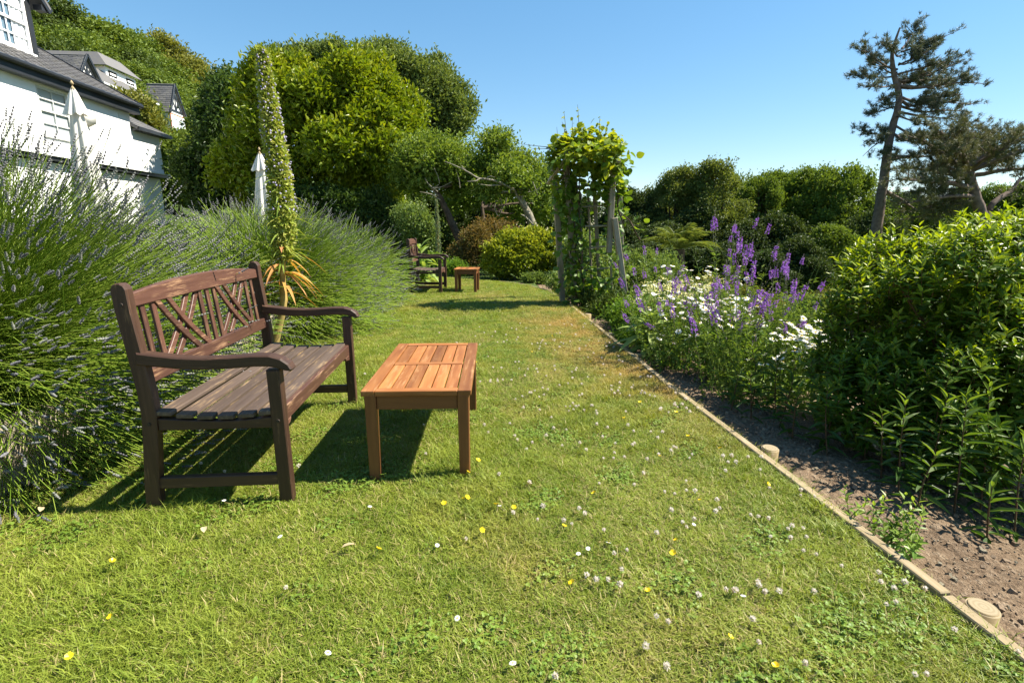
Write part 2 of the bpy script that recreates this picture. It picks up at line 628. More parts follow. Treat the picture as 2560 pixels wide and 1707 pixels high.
def instancer(name, pts, idx, rot, sc, meshes, label=None, cat=None):
    """many copies of small tufts on points, as one countless stuff object"""
    src = bpy.data.collections.new(name + '_sources')
    for k, me in enumerate(meshes):
        src.objects.link(bpy.data.objects.new('%s_%02d' % (name, k), me))
    me = bpy.data.meshes.new(name)
    n = len(pts)
    me.vertices.add(n); me.vertices.foreach_set('co', np.asarray(pts, np.float32).ravel())
    for nm, typ, arr in (('idx', 'INT', np.asarray(idx, np.int32)), ('sc', 'FLOAT', np.asarray(sc, np.float32))):
        me.attributes.new(nm, typ, 'POINT').data.foreach_set('value', arr)
    me.attributes.new('rot', 'FLOAT_VECTOR', 'POINT').data.foreach_set('vector', np.asarray(rot, np.float32).ravel())
    o = bpy.data.objects.new(name, me); link(o)
    ng = bpy.data.node_groups.new(name + '_nodes', 'GeometryNodeTree')
    ng.interface.new_socket('Geometry', in_out='INPUT', socket_type='NodeSocketGeometry')
    ng.interface.new_socket('Geometry', in_out='OUTPUT', socket_type='NodeSocketGeometry')
    gi = ng.nodes.new('NodeGroupInput'); go = ng.nodes.new('NodeGroupOutput')
    ci = ng.nodes.new('GeometryNodeCollectionInfo'); ci.inputs['Collection'].default_value = src
    ci.inputs['Separate Children'].default_value = True; ci.inputs['Reset Children'].default_value = True
    ip = ng.nodes.new('GeometryNodeInstanceOnPoints'); ip.inputs['Pick Instance'].default_value = True

    def na(nm, dt):
        nd = ng.nodes.new('GeometryNodeInputNamedAttribute'); nd.data_type = dt; nd.inputs['Name'].default_value = nm
        return nd.outputs['Attribute']
    L = ng.links
    L.new(gi.outputs[0], ip.inputs['Points']); L.new(ci.outputs[0], ip.inputs['Instance'])
    L.new(na('idx', 'INT'), ip.inputs['Instance Index'])
    L.new(na('rot', 'FLOAT_VECTOR'), ip.inputs['Rotation'])
    L.new(na('sc', 'FLOAT'), ip.inputs['Scale'])
    L.new(ip.outputs[0], go.inputs[0])
    md = o.modifiers.new('tufts', 'NODES'); md.node_group = ng
    return tag(o, label, cat, kind='stuff')


def lawn_points(n, y0, y1, margin=.0):
    y = y0 + (y1 - y0) * rng.random(n)
    l, r = lawn_l(y) - margin, right_x(y) - .02
    wmax = r - l
    x = l + wmax * rng.random(n)
    return np.stack([x, y, lawn_z(x, y)], 1)


def vnoise(x, y, s, seed=0):
    r_ = np.random.default_rng(seed); out = np.zeros_like(x)
    for k in range(5):
        a_, b_, ph = r_.normal(0, 1, 3); f = s * (1 + .5 * k)
        out += np.sin(x * a_ * f + y * b_ * f + ph * 5)
    return out / 5


tufts = [tuft(42, .042, .014, .036, .0013, .9, 1), tuft(42, .042, .012, .032, .0013, 1.2, 2, .15), tuft(38, .045, .014, .030, .0014, 1.5, 3, .2),
         tuft(30, .042, .022, .048, .0015, .9, 4, .05), tuft(26, .045, .026, .058, .0016, 1.2, 5, .1), tuft(42, .045, .010, .025, .0013, 1.6, 6, .4),
         clover_tuft(9, .055, .0075, 7), clover_tuft(13, .06, .0055, 8)]
Pn = [lawn_points(18500, .75, 3.2), lawn_points(13000, 3.2, 6.5), lawn_points(9500, 6.5, 12.05)]
ye = rng.uniform(.8, 9.3, 450); Pe = np.stack([right_x(ye) - .005 - np.abs(rng.normal(0, .018, 450)), ye, np.zeros(450)], 1)
P = np.concatenate(Pn + [Pe])
nP = len(P)
nz = vnoise(P[:, 0], P[:, 1], 2.2, 1); nz2 = vnoise(P[:, 0], P[:, 1], 6.5, 2)
u = rng.random(nP)
idx = np.select([(nz > .18) & (u < .55), (nz2 > .30) & (u < .42), (nz < -.3) & (u < .5), u < .33, u < .66], [np.where(u < .3, 3, 4), np.where(u < .35, 6, 7), 5, 0, 1], 2)
idx[-450:] = rng.integers(2, 6, 450)
rot = np.stack([rng.normal(0, .12, nP), rng.normal(0, .12, nP), rng.random(nP) * 6.283], 1)
scl = (.75 + .5 * rng.random(nP)) * np.where(P[:, 1] > 6.5, 1.25, np.where(P[:, 1] > 3.2, 1.08, 1.0))
instancer('grass', P, idx, rot, scl, tufts)
# ================================================================== timber edging, retaining wall
M_EDGE = wood_mat('weathered_pine', (.20, .155, .09), (.31, .245, .15), (.40, .33, .23), .5, .7, .85, 40, .12, .1)
M_PEG = wood_mat('peg_wood', (.20, .15, .075), (.29, .22, .12), (.36, .29, .18), .5, .7, .85, 30, .12, .1)
q = NT('peg_end_grain')
oc = q.coord('Object')
rv = q.n('ShaderNodeTexWave', {'Vector': oc, 'Scale': 26.0, 'Distortion': 1.5, 'Detail': 2.0}, wave_type='RINGS', rings_direction='Z').outputs['Fac']
M_PEGTOP = q.done(q.pbr(q.mix(rv, (.25, .20, .125), (.30, .245, .16)), .9, .1, q.bump(q.noise(60, oc), .3, .003)))

edging = thing('lawn_edging', 'long pale timber edging board with round pegs dividing the lawn from the soil border', 'edging', (1.53, 3, 0))
cuts = [-1.2, 1.3, 3.72, 6.1, 8.2, 9.35]
for k in range(len(cuts) - 1):
    y0, y1 = cuts[k], cuts[k + 1] - .004
    x0, x1 = float(right_x(y0)), float(right_x(y1))
    z0 = .014 + random.uniform(-.004, .004)
    o = board('plank', (x0 - 1.53 + .004, y0 - 3, -.052 + z0), (x1 - 1.53 + .004, y1 - 3, -.052 + z0 + random.uniform(-.005, .003)), .042, .135, M_EDGE, edging, up=(0, 0, 1), bev=.004)
cv = [(9.36, 1.585), (9.85, 1.44), (10.3, 1.28), (10.8, 1.08), (11.2, .72)]
for (ya, xa), (yb, xb) in zip(cv[:-1], cv[1:]):
    board('plank', (xa - 1.53, ya - 3, -.05), (xb - 1.53, yb - 3, -.05), .03, .13, M_EDGE, edging, bev=.004)
for y, x, h in ((1.262, 1.607, .01), (2.40, 1.592, .035), (3.45, 1.574, .0), (4.50, 1.574, .02), (5.445, 1.585, .025), (6.68, 1.632, .03), (7.75, 1.66, .02)):
    bm = bmesh.new()
    r_ = .043
    bmesh.ops.create_cone(bm, cap_ends=True, segments=28, radius1=r_, radius2=r_, depth=.34)
    bmesh.ops.bevel(bm, geom=[e for e in bm.edges if e.verts[0].co.z > 0 and e.verts[1].co.z > 0], offset=.005, segments=2, affect='EDGES')
    o = bm_obj('peg', bm, M_PEG, edging, Matrix.Translation((x - 1.53, y - 3, h - .17)) @ Euler((random.uniform(-.04, .04), random.uniform(-.05, .05), random.random() * 6)).to_matrix().to_4x4())
    o.data.materials.append(M_PEGTOP)
    for f in o.data.polygons:
        f.use_smooth = abs(f.normal.z) < .5
        if f.normal.z > .8: f.material_index = 1

# stone retaining wall, course by course
q = NT('rubble_stone')
oc = q.coord('Object')
off = q.n('ShaderNodeVectorMath', {0: oc, 1: q.n('ShaderNodeCombineXYZ', {'X': q.math('MULTIPLY', q.orand(), 40.0)}).outputs[0]}, operation='ADD').outputs[0]
nn = q.noise(14, off, 6, .65)
c = q.mix(q.orand(), (.30, .25, .17), (.44, .39, .29))
c = q.mix(q.mapr(nn, .5, .7, 0, .7), c, (.20, .18, .13))
M_STONE = q.done(q.pbr(c, .95, .1, q.bump(nn, .8, .02)))


def stone_mesh(seed):
    r_ = np.random.default_rng(seed)
    bm = bmesh.new()
    bmesh.ops.create_cube(bm, size=1.0)
    bmesh.ops.subdivide_edges(bm, edges=list(bm.edges), cuts=1, use_grid_fill=True)
    for v in bm.verts:
        l = v.co.length
        v.co *= (1.0 - .10 * max(0, l - .6))
        v.co += Vector(r_.normal(0, .045, 3))
    me = bpy.data.meshes.new('stone'); bm.to_mesh(me); bm.free()
    me.materials.append(M_STONE)
    return me


stones = [stone_mesh(k) for k in range(6)]
wall = thing('retaining_wall', 'low rubble stone retaining wall under the lavender along the left of the lawn', 'wall', (-1.8, 5, 0))
seglen = np.concatenate([[0], np.cumsum(np.linalg.norm(np.diff(WALL, axis=0), axis=1))])


def wall_at(s):
    return np.array([np.interp(s, seglen, WALL[:, 0]), np.interp(s, seglen, WALL[:, 1])])


cnt = 0
s_start = np.interp(1.35, WALL[:, 1], seglen)
for row in range(4):
    s_ = s_start + random.uniform(0, .1)
    hh = .082
    while s_ < seglen[-1] - .03:
        L = random.uniform(.09, .26)
        if s_ + L > seglen[-1]: L = seglen[-1] - s_
        c0 = wall_at(s_ + L / 2); tdir = wall_at(s_ + L) - wall_at(s_)
        ang = math.atan2(tdir[1], tdir[0])
        o = bpy.data.objects.new('stone', stones[cnt % 6]); link(o, wall)
        o.location = (c0[0] - .07 + random.uniform(-.012, .012) + 1.8, c0[1] - 5, -.015 + hh * (row + .5) + random.uniform(-.006, .006))
        o.rotation_euler = (random.uniform(-.05, .05), random.uniform(-.05, .05), ang + random.uniform(-.05, .05))
        o.scale = (L * 1.02, .15, hh * random.uniform(.95, 1.12))
        s_ += L; cnt += 1
# return of the wall round its far end
for row in range(4):
    for k in range(4):
        o = bpy.data.objects.new('stone', stones[(cnt + k) % 6]); link(o, wall)
        o.location = (-1.40 - .19 * k + 1.8, 9.52 + .06 * k - 5, -.015 + .082 * (row + .5)); o.rotation_euler = (0, 0, math.pi - .3)
        o.scale = (.2, .15, .086)
    cnt += 1
# mortar and rubble core so that no daylight shows between the stones
core = Acc()
ys_ = np.linspace(1.3, 9.4, 30)
for ya, yb in zip(ys_[:-1], ys_[1:]):
    xa, xb = wall_x(ya) - .09, wall_x(yb) - .09
    v = [(xa + 1.8, ya - 5, -.03), (xb + 1.8, yb - 5, -.03), (xb + 1.8, yb - 5, .29), (xa + 1.8, ya - 5, .29), (xa + 1.66, ya - 5, .29), (xb + 1.66, yb - 5, .29)]
    core.add(v, [[0, 1, 2], [0, 2, 3], [3, 2, 5], [3, 5, 4]])
core.build('mortar', plain_mat('mortar', (.20, .17, .12), .95, .1), wall)

# crumbled clods and small stones on the bare soil
M_CLOD = plain_mat('soil_clod', (.19, .14, .095), .95, .1, .4, 8)


def clod(k, mat):
    me = stones[k].copy(); me.materials.clear(); me.materials.append(mat); return me


nC = 2600
yc = rng.uniform(.9, 5.0, nC); xc = 1.56 + np.abs(rng.normal(0, .5, nC)) + .25 * rng.random(nC)
zc = ground_z(xc, yc) + .024
instancer('soil_clods', np.stack([xc, yc, zc], 1), rng.integers(0, 4, nC), rng.random((nC, 3)) * 6, .005 + .015 * rng.random(nC) ** 5, [clod(0, M_CLOD), clod(1, M_CLOD), clod(2, M_CLOD), clod(3, M_STONE)])

# flat stones at the foot of the wall
for x, y, sx, sy, rz in ((-1.47, 8.35, .30, .55, .2), (-1.03, 9.85, .42, .36, .1)):
    bm = box_bm(sx, sy, .05, .008, 2)
    for v in bm.verts: v.co += Vector((random.uniform(-.01, .01), random.uniform(-.01, .01), 0))
    o = bm_obj('paving_slab', bm, M_STONE, None, Matrix.Translation((x, y, .0)) @ Euler((0, 0, rz)).to_matrix().to_4x4())
    tag(o, 'grey flat paving slab in the grass beneath the far lavender' if y < 9 else 'grey flat paving slab behind the lone armchair', 'slab')

# ================================================================== garden bench and armchair
M_BENCH = wood_mat('dark_stained_timber', (.034, .016, .009), (.066, .033, .020), (.27, .15, .075), .57, .74, .5, 60, .22, .4)
M_BENCHLEG = wood_mat('dark_stained_leg', (.034, .016, .009), (.066, .033, .020), (.27, .15, .075), .57, .74, .5, 60, .22, .4, axis=1)
M_BACK = wood_mat('faded_red_stain', (.062, .026, .016), (.10, .045, .030), (.34, .20, .11), .52, .68, .5, 60, .25, .4)
M_SEAT = wood_mat('worn_seat_timber', (.062, .042, .032), (.10, .072, .056), (.34, .23, .12), .53, .70, .55, 60, .2, .35)
M_BOLT = plain_mat('bolt_head', (.03, .02, .015), .5, .4)


def bench(name, label, cat, W, loc, rz, panels, back_slats, crest):
    """origin at the middle of the ground under it; sitter faces +x; W = overall length along y"""
    t = thing(name, label, cat, loc, rz)
    h = W / 2
    fx, bx = .262, -.262                       # front and rear leg lines
    ends = (-h + .0225, h - .0225)
    XZ = Matrix(((1, 0, 0, 0), (0, 0, -1, 0), (0, 1, 0, 0), (0, 0, 0, 1)))   # local xy -> world xz

    def pl(y):
        M = XZ.copy(); M.translation = (0, y, 0); return M
    for s, y in zip((-1, 1), ends):
        # front leg, straight
        pts = [(fx - .029, 0), (fx + .028, 0), (fx + .026, .605), (fx - .029, .605)]
        prism('front_leg', pts, .045, pl(y), M_BENCHLEG, t, .004)
        # rear leg, kinked at the seat and raked back, rounded at the top
        cl = np.array([(-.292, 0), (-.283, .12), (-.262, .30), (-.250, .42), (-.252, .52), (-.268, .70), (-.284, .86), (-.287, .935)])
        o_ = ribbon(cl[::-1], [.030, .0305, .031, .031, .031, .032, .034, .034])
        # rounded head
        top = [(-.287 + .030 * math.cos(a_), .935 + .030 * math.sin(a_)) for a_ in np.linspace(.15, math.pi - .15, 6)]
        left = [(x - .030, z) for x, z in cl]; right = [(x + .030, z) for x, z in cl]
        prism('rear_leg', right + top + left[::-1], .045, pl(y), M_BENCHLEG, t, .004)
        # scrolled arm
        cl = np.array([(-.262, .664), (-.20, .655), (-.10, .642), (0, .637), (.10, .640), (.19, .646), (.25, .645), (.29, .634), (.318, .618), (.336, .604)])
        prism('armrest', ribbon(cl, [.026, .025, .024, .024, .024, .024, .024, .022, .017, .006]), .058, pl(y), M_BENCH, t, .006)
        # seat rail with a dished top, low stretcher
        cl = np.array([(-.225, .383), (-.1, .372), (.02, .366), (.12, .368), (.236, .379)])
        up_ = [(x, z + .022) for x, z in cl]; dn = [(x, .352) for x, z in cl]
        prism('side_rail', up_ + dn[::-1], .034, pl(y - s * .004), M_BENCH, t, .003)
        board('stretcher', (-.262, y, .116), (fx - .028, y, .116), .03, .05, M_BENCH, t)
        for px, pz in ((fx, .385), (-.252, .385), (-.283, .88)):
            bm = bmesh.new(); bmesh.ops.create_cone(bm, cap_ends=True, segments=12, radius1=.008, radius2=.007, depth=.004)
            bm_obj('bolt', bm, M_BOLT, t, Matrix.Translation((px, y + s * .0243, pz)) @ Euler((R(90), 0, 0)).to_matrix().to_4x4())
    inner = h - .045
    # seat boards follow the dished rail
    n = 6
    for k in range(n):
        f = k / (n - 1)
        x = -.196 + f * .408
        z = .405 + .022 * ((f - .55) / .55) ** 2 + .0
        tilt = .10 * (f - .55)
        e = inner + .040 if k < n - 1 else inner + .040
        lo = -e if k < n else -inner
        o = board('seat_slat', (x, -e, z), (x, e, z), .064 if k < n - 1 else .060, .019, M_SEAT, t, up=(-tilt, 0, 1), bev=.004, seg=2)
    # front and rear long rails
    board('front_rail', (.254, -inner, .386), (.254, inner, .386), .024, .068, M_BACK, t, bev=.004)
    for s in (-1, 1):
        pts = [(0, 0), (.10, 0), (.085, -.02), (.05, -.026), (.02, -.03), (0, -.035)]
        YZ = Matrix(((0, 0, 1, .254), (-s, 0, 0, s * inner), (0, 1, 0, .352), (0, 0, 0, 1)))
        prism('corner_bracket', pts, .022, YZ, M_BACK, t, .002)
    board('rear_rail', (-.245, -inner, .37), (-.245, inner, .37), .024, .06, M_BENCH, t, bev=.003)
    # back frame lies in a raked plane: u along y, v up the rake
    b0 = Vector((-.256, 0, .545)); rk = Vector((-.085, 0, 1)).normalized(); nrm_ = Vector((1, 0, .085)).normalized()
    MB = Matrix(((0, rk.x, nrm_.x, b0.x), (1, rk.y, nrm_.y, b0.y), (0, rk.z, nrm_.z, b0.z), (0, 0, 0, 1)))
    board('lower_back_rail', b0 + Vector((0, -inner, 0)) + rk * .03, b0 + Vector((0, inner, 0)) + rk * .03, .062, .028, M_BACK, t, up=nrm_, bev=.004)
    us = np.linspace(-inner, inner, 25)
    cr = crest
    topz = [.372 + cr * (1 - (abs(u_) / inner) ** 2.2) for u_ in us]
    botz = [.318 + (cr * .10) * (1 - (abs(u_) / inner) ** 2.0) for u_ in us]
    prism('crest_rail', list(zip(us, botz)) + list(zip(us, topz))[::-1], .032, MB, M_BACK, t, .005)

    def vtop(u_):
        return .324 + cr * .08 * (1 - (abs(u_) / inner) ** 2)
    for f in back_slats:
        u_ = -inner + f * 2 * inner
        p0 = MB @ Vector((u_, .05, -.002)); p1 = MB @ Vector((u_, vtop(u_), -.002))
        board('back_slat', p0, p1, .030, .013, M_BACK, t, up=nrm_, bev=.002)
    for fa, fb in panels:
        ua, ub = -inner + fa * 2 * inner + .012, -inner + fb * 2 * inner - .012
        w = ub - ua
        v0, v1 = .055, vtop((ua + ub) / 2) + .004
        for direction in (1, -1):
            for k in (0, 1):
                tt = np.linspace(0, 1, 13)
                if direction > 0:   # falls from one top corner to the other bottom corner, bowed
                    sa, sb = (0.0, .76) if k == 0 else (.24, 1.0)
                else:
                    sa, sb = (1.0, .24) if k == 0 else (.76, 0.0)
                bow = -.05 * w * direction
                uu = ua + w * (sa + (sb - sa) * tt) + np.sin(tt * math.pi) * bow
                vv = v1 + (v0 - v1) * tt
                M = MB @ Matrix.Translation((0, 0, .0065 if direction > 0 else -.0075))
                prism('lattice_slat', ribbon(np.stack([uu, vv], 1), .0145), .013, M, M_BACK, t, .002)
    return t


bench('garden_bench', 'dark brown slatted two seater garden bench with lattice back, in front of the big lavender', 'bench', 1.305, (-1.045, 2.755, .0), R(-.8),
      [(.125, .44), (.56, .875)], [.062, .125, .44, .50, .56, .875, .938], .036)

bench('garden_armchair', 'dark brown slatted garden armchair standing alone at the far end of the lawn', 'armchair', .66, (-.672, 9.57, 0), R(-6),
      [(.2, .8)], [.06, .17, .83, .94], .045)

# ================================================================== teak tables
M_TEAK = wood_mat('oiled_teak', (.20, .066, .018), (.37, .15, .045), (.48, .27, .12), .52, .75, .42, 26, .42, .4)
M_TEAKD = wood_mat('teak_frame', (.125, .043, .014), (.20, .078, .026), (.45, .23, .09), .6, .8, .45, 30, .18, .4)


def teak_table(name, label, L, W, H, loc, rz, nb, cross):
    """length along y"""
    t = thing(name, label, 'table', loc, rz)
    tk = .026; z = H - tk / 2
    fw = .062
    for s in (-1, 1):
        board('frame_board', (s * (W / 2 - fw / 2), -L / 2, z), (s * (W / 2 - fw / 2), L / 2, z), fw, tk, M_TEAK, t, bev=.004, seg=2)
        board('frame_board', (-W / 2 + fw + .001, s * (L / 2 - fw / 2 + .008), z - .0005), (W / 2 - fw - .001, s * (L / 2 - fw / 2 + .008), z - .0005), fw - .016, tk, M_TEAK, t, bev=.003)
    inw = W - 2 * fw - .006
    sw = inw / nb
    y0, y1 = -L / 2 + fw - .008, L / 2 - fw + .008
    spans = [(y0, -.022), (.022, y1)] if cross else [(y0, y1)]
    if cross:
        board('cross_board', (-inw / 2, 0, z - .0005), (inw / 2, 0, z - .0005), .042, tk, M_TEAK, t, bev=.003)
    for k in range(nb):
        x = -inw / 2 + sw * (k + .5)
        for a_, b_ in spans:
            board('slat', (x, a_ + .001, z - .001), (x, b_ - .001, z - .001), sw - .006, tk - .006, M_TEAK, t, bev=.003, seg=2)
    li = .012
    for sx in (-1, 1):
        for sy in (-1, 1):
            M = Matrix.Translation((sx * (W / 2 - li - .026), sy * (L / 2 - li - .026), (H - tk) / 2))
            bm = box_bm(.054, .054, H - tk - .001, .005, 2)
            for v in bm.verts:
                k = (.0 if v.co.z > 0 else .10)
                v.co.x *= 1 - k; v.co.y *= 1 - k
            # grain runs up the leg: rotate so that local X is vertical
            bmesh.ops.rotate(bm, matrix=Matrix.Rotation(R(90), 3, 'Y'), verts=bm.verts)
            bm_obj('leg', bm, M_TEAKD, t, M @ Matrix.Rotation(R(-90), 4, 'Y'))
        board('apron', (sx * (W / 2 - .03), -L / 2 + .066, H - tk - .036), (sx * (W / 2 - .03), L / 2 - .066, H - tk - .036), .02, .068, M_TEAKD, t, bev=.002)
        ya = sx * (L / 2 - .03)
        board('apron', (-W / 2 + .066, ya, H - tk - .036), (W / 2 - .066, ya, H - tk - .036), .02, .068, M_TEAKD, t, bev=.002)
    return t


teak_table('coffee_table', 'long orange brown teak coffee table of slats beside the bench', .975, .502, .45, (-.207, 2.742, 0), R(-3.2), 6, True)
teak_table('side_table', 'small square teak side table beside the distant armchair', .47, .42, .43, (.035, 9.5, 0), R(-8), 5, False)
# ================================================================== foliage
LANCE = leaf_tpl('lance'); OVAL = leaf_tpl('oval', bend=.2); RHOMB = leaf_tpl('rhomb', bend=.12); STRAP = leaf_tpl('strap', fold=.25, bend=.25)
HEART = leaf_tpl('heart', fold=.15, bend=.18)

M_BARK = plain_mat('bark', (.085, .062, .045), .95, .1, .45, 9)
M_BARKG = plain_mat('pale_lichen_bark', (.21, .19, .145), .95, .1, .4, 14)
M_BARKP = plain_mat('pine_bark', (.15, .115, .098), .95, .1, .4, 5)
M_STEMG = plain_mat('green_stem', (.10, .15, .03), .7, .2, .3, 8)
M_STEMR = plain_mat('red_stem', (.09, .055, .025), .6, .3, .3, 20)


def crown_points(blobs, n, subs, subf=(.28, .45), shell=(.75, 1.05), flat=.9, floor=None):
    """cluster centres and outward normals on a lumpy crown built from blobs (cx,cy,cz,rx,ry,rz)"""
    B = np.asarray(blobs, float)
    S = []
    for b in B:
        d = rdir(subs); d[:, 2] = np.where(d[:, 2] < -.45, -d[:, 2], d[:, 2])
        c = b[:3] + d * b[3:] * rng.uniform(.62, .92, (subs, 1))
        f = rng.uniform(*subf, (subs, 1)) * b[3:].mean()
        S.append(np.concatenate([c, f, f, f * flat], 1))
    S = np.concatenate(S)
    w = S[:, 3] ** 2; w /= w.sum()
    k = rng.choice(len(S), n, p=w)
    d = rdir(n); d[:, 2] = np.where((d[:, 2] < -.1) & (rng.random(n) < .7), -d[:, 2], d[:, 2])
    rr = rng.uniform(*shell, (n, 1))
    P = S[k, :3] + d * S[k, 3:] * rr
    # outward from nearest main blob
    rel = (P[:, None, :] - B[None, :, :3]) / B[None, :, 3:]
    q_ = (rel ** 2).sum(-1); j = q_.argmin(1)
    inside = q_[np.arange(n), j]
    keep = inside > .28
    o = norm(rel[np.arange(n), j] / B[j, 3:])
    nn = norm(o * .6 + d * .6)
    if floor is not None: keep &= P[:, 2] > floor
    return P[keep], nn[keep], d[keep][:, 2]


def leaves_on(acc, tpl, P, N, per, spread, size, aspect=.45, up=.5, out=.6, jit=.8, droop=0.0, youngtop=.6, mat=0, base_age=0.0):
    n = len(P) * per
    p = np.repeat(P, per, 0) + rng.normal(0, 1, (n, 3)) * spread
    nn = np.repeat(N, per, 0)
    d = norm(nn * out + rdir(n) * jit + np.array([0, 0, up - droop]))
    ln = norm(nn * .5 + rdir(n) * .6 + np.array([0, 0, .7]))
    L = size * rng.uniform(.6, 1.25, n)
    sc = np.stack([L * aspect, L, L], 1)
    age = np.clip(base_age + youngtop * (nn[:, 2] * .5 + .2) * rng.random(n) * 1.6 - .15, 0, 1)
    r_ = np.clip(np.repeat(rng.random(len(P)), per) * .55 + rng.random(n) * .45, 0, .999)
    scatter(acc, tpl, p, frames(d, ln), sc, r_, age, mat)


def dense_core(acc, blobs, frac, n, size, mat=0):
    """inner leaves that keep daylight from showing straight through"""
    B = np.asarray(blobs, float)
    w = (B[:, 3] * B[:, 5]); w = w / w.sum()
    k = rng.choice(len(B), n, p=w)
    d = rdir(n)
    P = B[k, :3] + d * B[k, 3:] * rng.uniform(.25, frac, (n, 1))
    scatter(acc, RHOMB, P, frames(rdir(n), d), np.stack([np.full(n, size * .8), np.full(n, size), np.full(n, size)], 1) * rng.uniform(.7, 1.3, (n, 1)), None, 0.0, mat)


def limbs(acc, base, r0, targets, fork, mat=0, sides=7, wob=.1):
    """trunk up to the fork, then a limb to each target"""
    base = np.asarray(base, float); fork = np.asarray(fork, float)
    limb(acc, [base - [0, 0, .3], base, (base * 2 + fork) / 3 + rng.normal(0, r0 * .5, 3) * [1, 1, 0], fork], [r0 * 1.35, r0 * 1.15, r0 * .9, r0 * .75], 10, mat, wob * .4, 3)
    for tg in targets:
        tg = np.asarray(tg, float); v = tg - fork
        mid = fork + v * .5 + np.array([0, 0, .08]) * np.linalg.norm(v) + rng.normal(0, .05, 3) * np.linalg.norm(v)
        limb(acc, [fork - v * .02, mid, tg], [r0 * .55, r0 * .34, r0 * .10], sides, mat, wob, 4)


# ------------------------------------------------------------------ lavender
M_LSTEM = leaf_mat('lavender_stem', (.12, .215, .016), (.235, .345, .035), (.34, .42, .07), .22, .5, .3)
M_LSPIKE = leaf_mat('lavender_spike', (.090, .092, .098), (.175, .168, .185), (.29, .30, .24), .12, .7, .15)
M_LLEAF = leaf_mat('lavender_leaf', (.055, .105, .030), (.10, .155, .05), None, .2, .6, .2)


def spike_tpl(whorls, seed=0, sides=5):
    r_ = np.random.default_rng(seed)
    vs = []; fs = []
    for w in range(whorls):
        y0 = w / whorls; h = 1.0 / whorls * 1.15
        rr = (.5 if w else .42) * (1 - .35 * (w / max(1, whorls - 1)) ** 1.6) if whorls > 1 else .5
        if whorls > 3 and w == 0: y0 -= .12
        b = len(vs)
        vs.append([0, y0, 0])
        for k in range(sides):
            a_ = k * 2 * math.pi / sides + w * .7
            vs.append([math.cos(a_) * rr * r_.uniform(.8, 1.15), y0 + h * r_.uniform(.4, .62), math.sin(a_) * rr * r_.uniform(.8, 1.15)])
        vs.append([0, y0 + h, 0])
        for k in range(sides):
            i, j = b + 1 + k, b + 1 + (k + 1) % sides
            fs += [[b, i, j], [b + sides + 1, j, i]]
    return np.array(vs, float), np.array(fs)


SPK5 = spike_tpl(5, 1); SPK4 = spike_tpl(4, 2, 4); SPK3 = spike_tpl(3, 3, 4)


def lavender(label, c, rad, n, reach, wind, spike_len, tplk, srad, keep=None, nleaf=2500, group='lavender bushes on the stone wall', tallfrac=.03):
    """c base centre; reach = (x,y,z) stem reach"""
    t = thing('lavender_bush', label, 'lavender', tuple(c), 0, group)
    az = rng.random(n) * 2 * math.pi
    el = np.arcsin(np.where(rng.random(n) < .22, rng.uniform(-.5, .1, n), rng.uniform(-.3, 1.0, n)))
    d = np.stack([np.cos(el) * np.cos(az), np.cos(el) * np.sin(az), np.sin(el)], 1)
    if keep is not None:
        k = keep(d); d = d[k]; az = az[k]; el = el[k]; n = len(d)
    b0 = np.stack([rng.normal(0, rad, n), rng.normal(0, rad, n), np.abs(rng.normal(0, .09, n))], 1) + d * rng.uniform(.02, .28, (n, 1)) * np.array(reach)
    L = rng.uniform(.72, 1.02, n)
    tall = rng.random(n) < tallfrac
    L = np.where(tall, L * 1.14, L)
    end = b0 * .55 + d * np.array(reach) * L[:, None] + np.array(wind) * rng.uniform(.4, 1.2, (n, 1))
    # the lowest stems sag under their own weight and turn up at the tip
    sag = np.clip(.35 - d[:, 2], 0, 1)
    mid = b0 + (end - b0) * .5 + np.stack([0 * L, 0 * L, .10 + .06 * rng.random(n) - .26 * sag], 1) + rng.normal(0, .03, (n, 3))
    end[:, 2] -= .06 * sag
    tt = np.linspace(0, 1, 5)[None, :, None]
    P = (1 - tt) ** 2 * b0[:, None] + 2 * tt * (1 - tt) * mid[:, None] + tt ** 2 * end[:, None]
    zmin = .02 - c[2]
    P[..., 2] = np.maximum(P[..., 2], zmin + .02 * rng.random((n, 1)))
    a = Acc()
    tubes(a, P, srad * np.linspace(1.1, .7, 5)[None], 3, age=np.clip(rng.normal(.25, .3, n), 0, 1), mat=0)
    a.build('stems', M_LSTEM, t, 'stuff')
    tan = norm(P[:, -1] - P[:, -2]); tan = norm(tan + np.array([0, 0, .22]) + rng.normal(0, .10, (n, 3)))
    S = Acc()
    sl = spike_len * rng.uniform(.7, 1.35, n)
    wd = spike_len * rng.uniform(.17, .25, n)
    has = (rng.random(n) < .72) & ((d[:, 2] > -.05) | (rng.random(n) < .3))
    scatter(S, tplk, P[has, -1], frames(tan[has], rdir(has.sum())), np.stack([wd, sl, wd], 1)[has], rng.random(has.sum()), np.clip(rng.normal(.15, .3, has.sum()), 0, 1))
    S.build('flower_spikes', M_LSPIKE, t, 'stuff')
    f = Acc()
    dl = rdir(nleaf); dl[:, 2] = np.abs(dl[:, 2]) - .15
    p = dl * np.array(reach) * rng.uniform(.15, .52, (nleaf, 1)) + rng.normal(0, .05, (nleaf, 3))
    p[:, 2] = np.maximum(p[:, 2], zmin + .02)
    dd = norm(dl + np.array([0, 0, .5]) + rdir(nleaf) * .5)
    Ll = rng.uniform(.05, .11, nleaf)
    scatter(f, RHOMB, p, frames(dd, rdir(nleaf)), np.stack([Ll * .16, Ll, Ll], 1))
    f.build('leaves', M_LLEAF, t, 'stuff')
    return t


